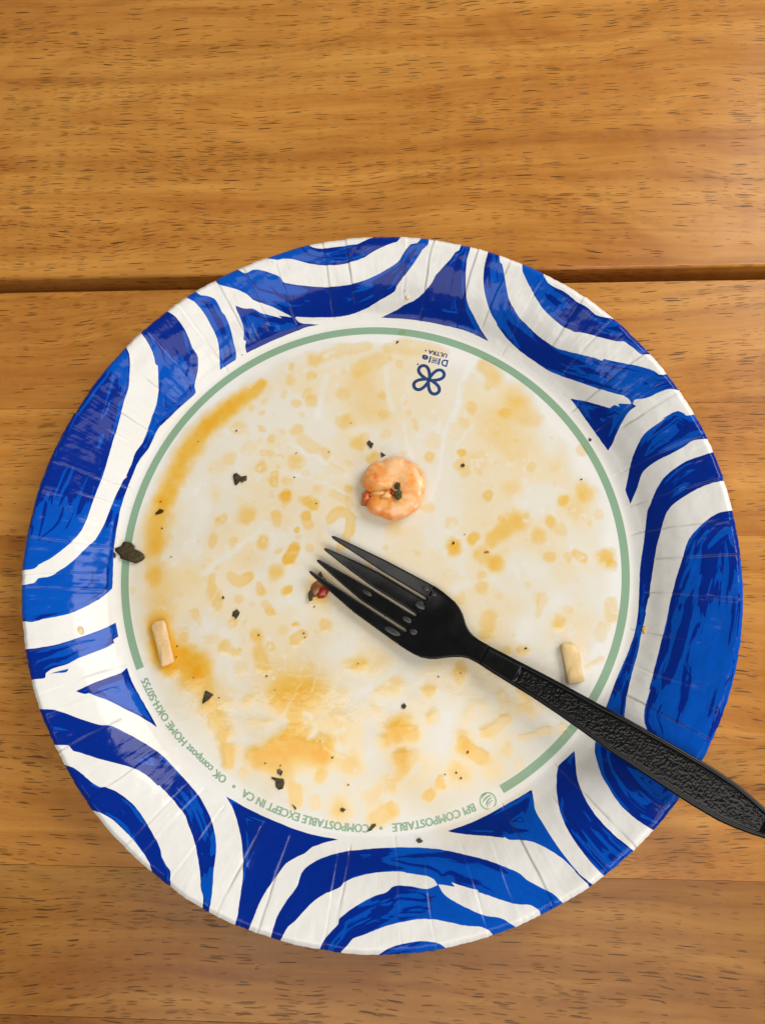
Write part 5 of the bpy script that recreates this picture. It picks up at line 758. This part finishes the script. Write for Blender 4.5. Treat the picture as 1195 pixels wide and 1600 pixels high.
# ------------------------------------------------------------------ shrimp
SX, SY = 6.4, 28.5
NS, NC = 90, 30
V = []; band = []
for i in range(NS):
    t_ = i / (NS - 1); a = math.radians(193 + t_ * 354)
    cr_ = 6.9 - 1.0 * t_ - 0.4 * math.sin(t_ * 6.5) + 0.5 * (float(vnoise(t_ * 7 + 3, 0.5, 40)) - 0.5)
    endf = math.sqrt(max(0.03, 1 - max(0, (0.09 - t_) / 0.09) ** 2)) * math.sqrt(max(0.03, 1 - max(0, (t_ - 0.90) / 0.10) ** 2))
    segm = abs(math.sin((t_ + 0.025 * math.sin(t_ * 17)) * math.pi * 6.3))
    rr = (4.7 + 1.75 * float(sstep(0.1, 0.85, t_))) * endf
    for j in range(NC):
        b = 2 * math.pi * j / NC
        nzv = 1 + 0.24 * (float(fbm(t_ * 8 + 20, math.cos(b) * 1.2 + 7, 12, 3)) - 0.5) + 0.06 * (float(fbm(t_ * 25 + 60, math.sin(b) * 3 + 17, 13, 2)) - 0.5)
        nzv *= 1 - 0.17 * (1 - segm ** 0.6) * min(1.0, max(0.0, 0.15 + 1.1 * math.cos(b))); dr = rr * nzv * math.cos(b); dzv = rr * 0.50 * nzv * math.sin(b)
        R_ = (cr_ + dr) * 1.05; z = 3.1 + 0.5 * math.sin(t_ * 3.1) + 0.45 * (float(fbm(R_ * math.cos(a) / 2.2 + 30, R_ * math.sin(a) / 2.2 + 30, 44, 3)) - 0.5) + dzv
        V.append((R_ * math.cos(a), R_ * math.sin(a), max(z, 0.15 + 0.02 * j / NC))); band.append(min(1.0, 0.7 * (1 - segm) ** 2 * max(0, math.cos(b)) + (0.35 + 0.9 * max(0, 1 - t_ * 2.6)) * max(0, math.cos(b - 0.2)) ** 2 + 0.5 * max(0, 0.35 - t_)))
F = [(i * NC + j, i * NC + (j + 1) % NC, (i + 1) * NC + (j + 1) % NC, (i + 1) * NC + j) for i in range(NS - 1) for j in range(NC)]
F += [tuple(range(NC))[::-1], tuple(range((NS - 1) * NC, NS * NC))]
shr = tag(empty('shrimp', (SX * MM, SY * MM, 1.1 * MM)), 'curled pinkish orange cooked shrimp lying near the middle of the plate', 'shrimp')
me = mesh_py('body', np.array(V) * MM, [f[::-1] for f in F]); attr(me, 'band', band)
M_FL = shrimp_material(); put('body', me, M_FL, shr)
dome('tail', -10.2, -2.5, 3.0, 2.2, math.radians(75), 3.4, M_TAIL, 0.6, shr, 0.3, 4)
dome('flesh_lump', 0.4, 0.0, 4.2, 3.4, 0.3, 5.4, M_FL, 0.2, shr, 0.3, 8)
dome('flesh_lump', -5.2, -1.5, 4.6, 1.9, 0.05, 5.0, M_FL, 0.2, shr, 0.25, 21)
dome('flesh_lump', -2.6, -2.6, 2.3, 1.5, 0.5, 2.0, M_FL, 4.6, shr, 0.35, 15)
def shrimp_top(x, y): return 9.0

# ------------------------------------------------------------------ herb flakes
def flake(name, poly, mat, z0, curl, th_=0.28, seed=0):
    poly = np.array(poly).reshape(-1, 2)
    c = poly.mean(0); N0 = len(poly); pts = []
    for i in range(N0):                                   # add ragged midpoints
        a, b = poly[i], poly[(i + 1) % N0]; pts.append(a)
        pts.append((a + b) / 2 + (rng.random(2) - 0.5) * 0.10 * np.hypot(*(b - a)))
    pts = np.array(pts); N = len(pts); V = []; F = []
    sz = np.hypot(*(pts - c).T).max()
    dirn = rng.uniform(0, 6.28)
    def hz(p): 
        q = p - c; s = (q[0] * math.cos(dirn) + q[1] * math.sin(dirn)) / sz
        return curl * s * s * min(sz, 2.2) * 0.5 + 0.05 * min(sz, 2.5) * (float(vnoise(p[0] * 1.2 + 50, p[1] * 1.2 + 50, seed)) - 0.3)
    rings_ = [pts, c + (pts - c) * 0.62, c + (pts - c) * 0.28]
    for dz_ in (th_, 0.0):
        for r_ in rings_: V += [(p[0] - c[0], p[1] - c[1], max(0.0, hz(p)) + dz_) for p in r_]
        V.append((0, 0, max(0, hz(c)) + dz_))
    K = 3 * N + 1
    for s_ in (0, 1):
        o_ = s_ * K
        for r_ in range(2):
            for j in range(N):
                f = (o_ + r_ * N + j, o_ + r_ * N + (j + 1) % N, o_ + (r_ + 1) * N + (j + 1) % N, o_ + (r_ + 1) * N + j); F.append(f if s_ == 0 else f[::-1])
        for j in range(N):
            f = (o_ + 2 * N + j, o_ + 2 * N + (j + 1) % N, o_ + 3 * N); F.append(f if s_ == 0 else f[::-1])
    for j in range(N): F.append((j, K + j, K + (j + 1) % N, (j + 1) % N))
    ar = sum(pts[i][0] * pts[(i + 1) % N][1] - pts[(i + 1) % N][0] * pts[i][1] for i in range(N))
    if ar < 0: F = [f[::-1] for f in F]
    me = mesh_py(name, np.array(V) * MM, F, True)
    for q in me.polygons: q.use_smooth = abs(q.normal.z) > 0.3
    return put(name, me, mat, None, (c[0] * MM, c[1] * MM, z0 * MM))
HL_ = ['large dark leaf piece lying over the green ring at the left', 'small dark leaf shred tucked against the large leaf on the green ring', 'ragged dark leaf bit in the upper left of the plate, right of the yellow smear',
       'triangular dark leaf piece in the orange sauce at the lower left', 'dark angular leaf bit between the pasta piece and the fork tines', 'small dark flake in the yellow smear above the large leaf',
       'dark flake above the shrimp, upper of the two', 'dark flake touching a sauce drop at the top of the shrimp', 'tiny dark flake to the upper right of the shrimp', 'tiny dark flake on the green ring at the upper right',
       'small round dark leaf bit above the curled leaf in the bottom sauce', 'curled dark leaf bit in the sauce above the words EXCEPT IN', 'elongated dark leaf bit covering the first letter of COMPOSTABLE', 'dark flake on the white rim just below the lettering',
       'olive flake in a round sauce drop above the word COMPOSTABLE', 'small dark diamond flake below the head of the fork', 'tiny dark reddish flake at the foot of a sauce drop above EXCEPT', 'upper dark leaf bit on top of the shrimp', 'lower olive leaf bit on top of the shrimp',
       'narrow leaf sliver under the lowest fork tine', 'dark leaf bit left of the red pepper bit by the fork tines', 'small dark flake near the green ring at the top of the plate']
for i, h_ in enumerate(HERBS):
    p = np.array(h_).reshape(-1, 2); c = p.mean(0)
    if i in (17, 18):
        k_ = 0.982; p = (p - np.array([CAM[0], CAM[1]])) * (1 - 7.0 / CAM[2]) + np.array([CAM[0], CAM[1]]); z0 = 7.3 if i == 17 else 7.1
    elif i in (19, 20): z0 = 1.9
    else: z0 = float(max(plate_z(p[:, 0], p[:, 1]).max() if i < 2 else plate_z(*c)[0], 1.0)) + 0.12
    big = np.hypot(*(p - c).T).max() if i not in (17, 18) else 2.5
    tag(flake('herb_flake', p, M_HERBG if i in (14, 18, 12) else M_HERB, z0, 0.55 if big > 2 else 0.3, 0.12 + 0.02 * min(big, 4), i), HL_[i], 'herb', 'dark herb bits on the plate')

# ------------------------------------------------------------------ pepper specks
SPK = np.array(SPECKS).reshape(-1, 3)
def speck_mesh(seed):
    r = np.random.default_rng(seed); import bmesh
    bm = bmesh.new(); bmesh.ops.create_icosphere(bm, subdivisions=1, radius=1.0)
    for v in bm.verts: v.co *= 0.75 + 0.5 * r.random(); v.co.z *= 0.7
    me = bpy.data.meshes.new('pepper_speck'); bm.to_mesh(me); bm.free(); me.materials.append(M_PEPPER); return me
sm = [speck_mesh(s) for s in range(5)]
for i, (x, y, r) in enumerate(SPK):
    on_shrimp = math.hypot(x - 15.3, y - 25.5) < 1.6
    r = max(r, 0.26)
    o = bpy.data.objects.new('pepper_speck', sm[i % 5]); COL.objects.link(o)
    z = 6.1 if on_shrimp else float(plate_z(x, y)[0]) + 0.14 + r * 0.35
    if on_shrimp: x, y = CAM[0] + (x - CAM[0]) * 0.974, CAM[1] + (y - CAM[1]) * 0.974
    o.location = (x * MM, y * MM, z * MM); o.scale = (r * MM, r * MM * random.uniform(0.6, 1), r * MM * 0.8); o.rotation_euler = (0, 0, random.uniform(0, 6.28))
    if on_shrimp: tag(o, 'tiny black pepper speck on the right side of the shrimp', 'pepper')
    else: tag(o, 'tiny black pepper speck lying on the plate', 'pepper', 'pepper specks on the plate')

# ------------------------------------------------------------------ other food bits
def slab(name, outline, z0, th_, mat, bend, label, cat, group=None, rnd=0.6):
    """rounded piece from an outline: stacked inset rings"""
    P_ = np.array(outline, float); c = P_.mean(0)
    # densify with corner rounding
    for cut in (0.14, 0.25): P_ = np.array([q for i in range(len(P_)) for q in ((1 - cut) * P_[i] + cut * P_[(i + 1) % len(P_)], cut * P_[i] + (1 - cut) * P_[(i + 1) % len(P_)])])
    N = len(P_); V = []; F = []
    lv = [(0.95, 0.0), (1.0, 0.2), (1.0, 0.78), (0.97, 0.93), (0.90, 1.0), (0.45, 1.0)]
    axis = P_[np.argmax(np.hypot(*(P_ - c).T))] - c; axis /= np.hypot(*axis)
    for f, h in lv:
        for q in P_:
            d = q - c; L_ = np.hypot(*d); ins = (1 - f) * 2.2
            e = d * max(0.1, (L_ - ins * rnd * 2) / L_) if f > 0.5 else d * f
            s = d @ axis; V.append((e[0], e[1], h * th_ + bend * s * s * 0.01 + 0.10 * (float(vnoise(q[0] * 0.8 + 30, q[1] * 0.8 + 30, 33)) - 0.5)))
    V.append((0, 0, 1.03 * th_)); K = len(lv)
    for k in range(K - 1):
        for j in range(N): F.append((k * N + j, k * N + (j + 1) % N, (k + 1) * N + (j + 1) % N, (k + 1) * N + j))
    for j in range(N): F.append(((K - 1) * N + j, (K - 1) * N + (j + 1) % N, len(V) - 1))
    F.append(tuple(range(N))[::-1])
    ar = sum(P_[i][0] * P_[(i + 1) % N][1] - P_[(i + 1) % N][0] * P_[i][1] for i in range(N))
    if ar < 0: F = [f[::-1] for f in F]
    return tag(put(name, mesh_py(name, np.array(V) * MM, F), mat, None, (c[0] * MM, c[1] * MM, z0 * MM)), label, cat, group)
slab('pasta_piece', [(-84.0, -22.0), (-82.6, -20.3), (-79.4, -19.6), (-78.6, -21.0), (-77.0, -27), (-74.9, -33.6), (-74.6, -35.2), (-78.6, -36.9), (-79.4, -36.0), (-81.8, -28)], 1.05, 1.9, M_PASTA2, 0.5, 'pale pinkish pasta piece standing in deep orange sauce at the left', 'pasta', 'cut pasta pieces')
slab('pasta_piece', [(66.6, -29.2), (67.2, -28.6), (70.8, -28.7), (72.8, -30.9), (73.3, -33.5), (73.5, -38), (74.4, -41.7), (73.6, -42.3), (68.4, -43.0), (68.0, -39), (67.2, -34)], 1.05, 2.2, M_PASTA, 0.8, 'tan pasta piece with ridged face beside the fork handle at the right', 'pasta', 'cut pasta pieces')
def zp(x, y): return float(plate_z(x, y)[0])
tag(dome('crumb', -109.1, -23.7, 2.0, 2.6, 0.5, 1.0, M_CRUMB, zp(-109.1, -23.7) - 0.5, None, 0.35, 3, -0.8), 'cream coloured crumb on the white band of the left rim', 'crumb')
tag(dome('sauce_drop', 96.9, -23.8, 1.1, 1.7, -0.2, 0.5, M_DROP, zp(96.9, -23.8), None, 0.3, 5, -0.3), 'small orange sauce drop on the white band of the right rim', 'sauce drop')
tag(dome('crumb', 12.3, 106.6, 0.9, 1.4, 0.3, 0.5, M_CRUMB, zp(12.3, 106.6), None, 0.3, 6, -0.3), 'tiny pale crumb on the white band at the top of the rim', 'crumb')
tag(dome('onion_bit', -22.0, -7.6, 2.2, 3.6, -0.5, 0.8, M_ONION, 1.0, None, 0.3, 7), 'translucent pale onion bit beneath the lowest fork tine', 'onion')
tag(dome('red_pepper_bit', -19.9, -9.0, 1.8, 2.7, -0.7, 1.1, M_CHILI, 1.3, None, 0.3, 9), 'shiny red pepper bit beneath the lowest fork tine', 'pepper bit')
tag(dome('red_pepper_bit', 6.2, 27.9, 1.1, 1.6, 0.4, 0.6, M_CHILI, 6.1, None, 0.3, 11), 'small red pepper bit beside the leaf on top of the shrimp', 'pepper bit')
tag(dome('red_pepper_bit', 41.3, 5.2, 0.9, 0.45, 0.1, 0.3, M_TAIL, 1.2, None, 0.3, 12), 'tiny orange pepper bit in a sauce drop right of the fork', 'pepper bit')
tag(dome('red_pepper_bit', 32.5, -66.5, 0.4, 0.6, -0.3, 0.3, M_CHILI, 1.15, None, 0.3, 13), 'minute red fleck in a clear patch below the fork', 'pepper bit')
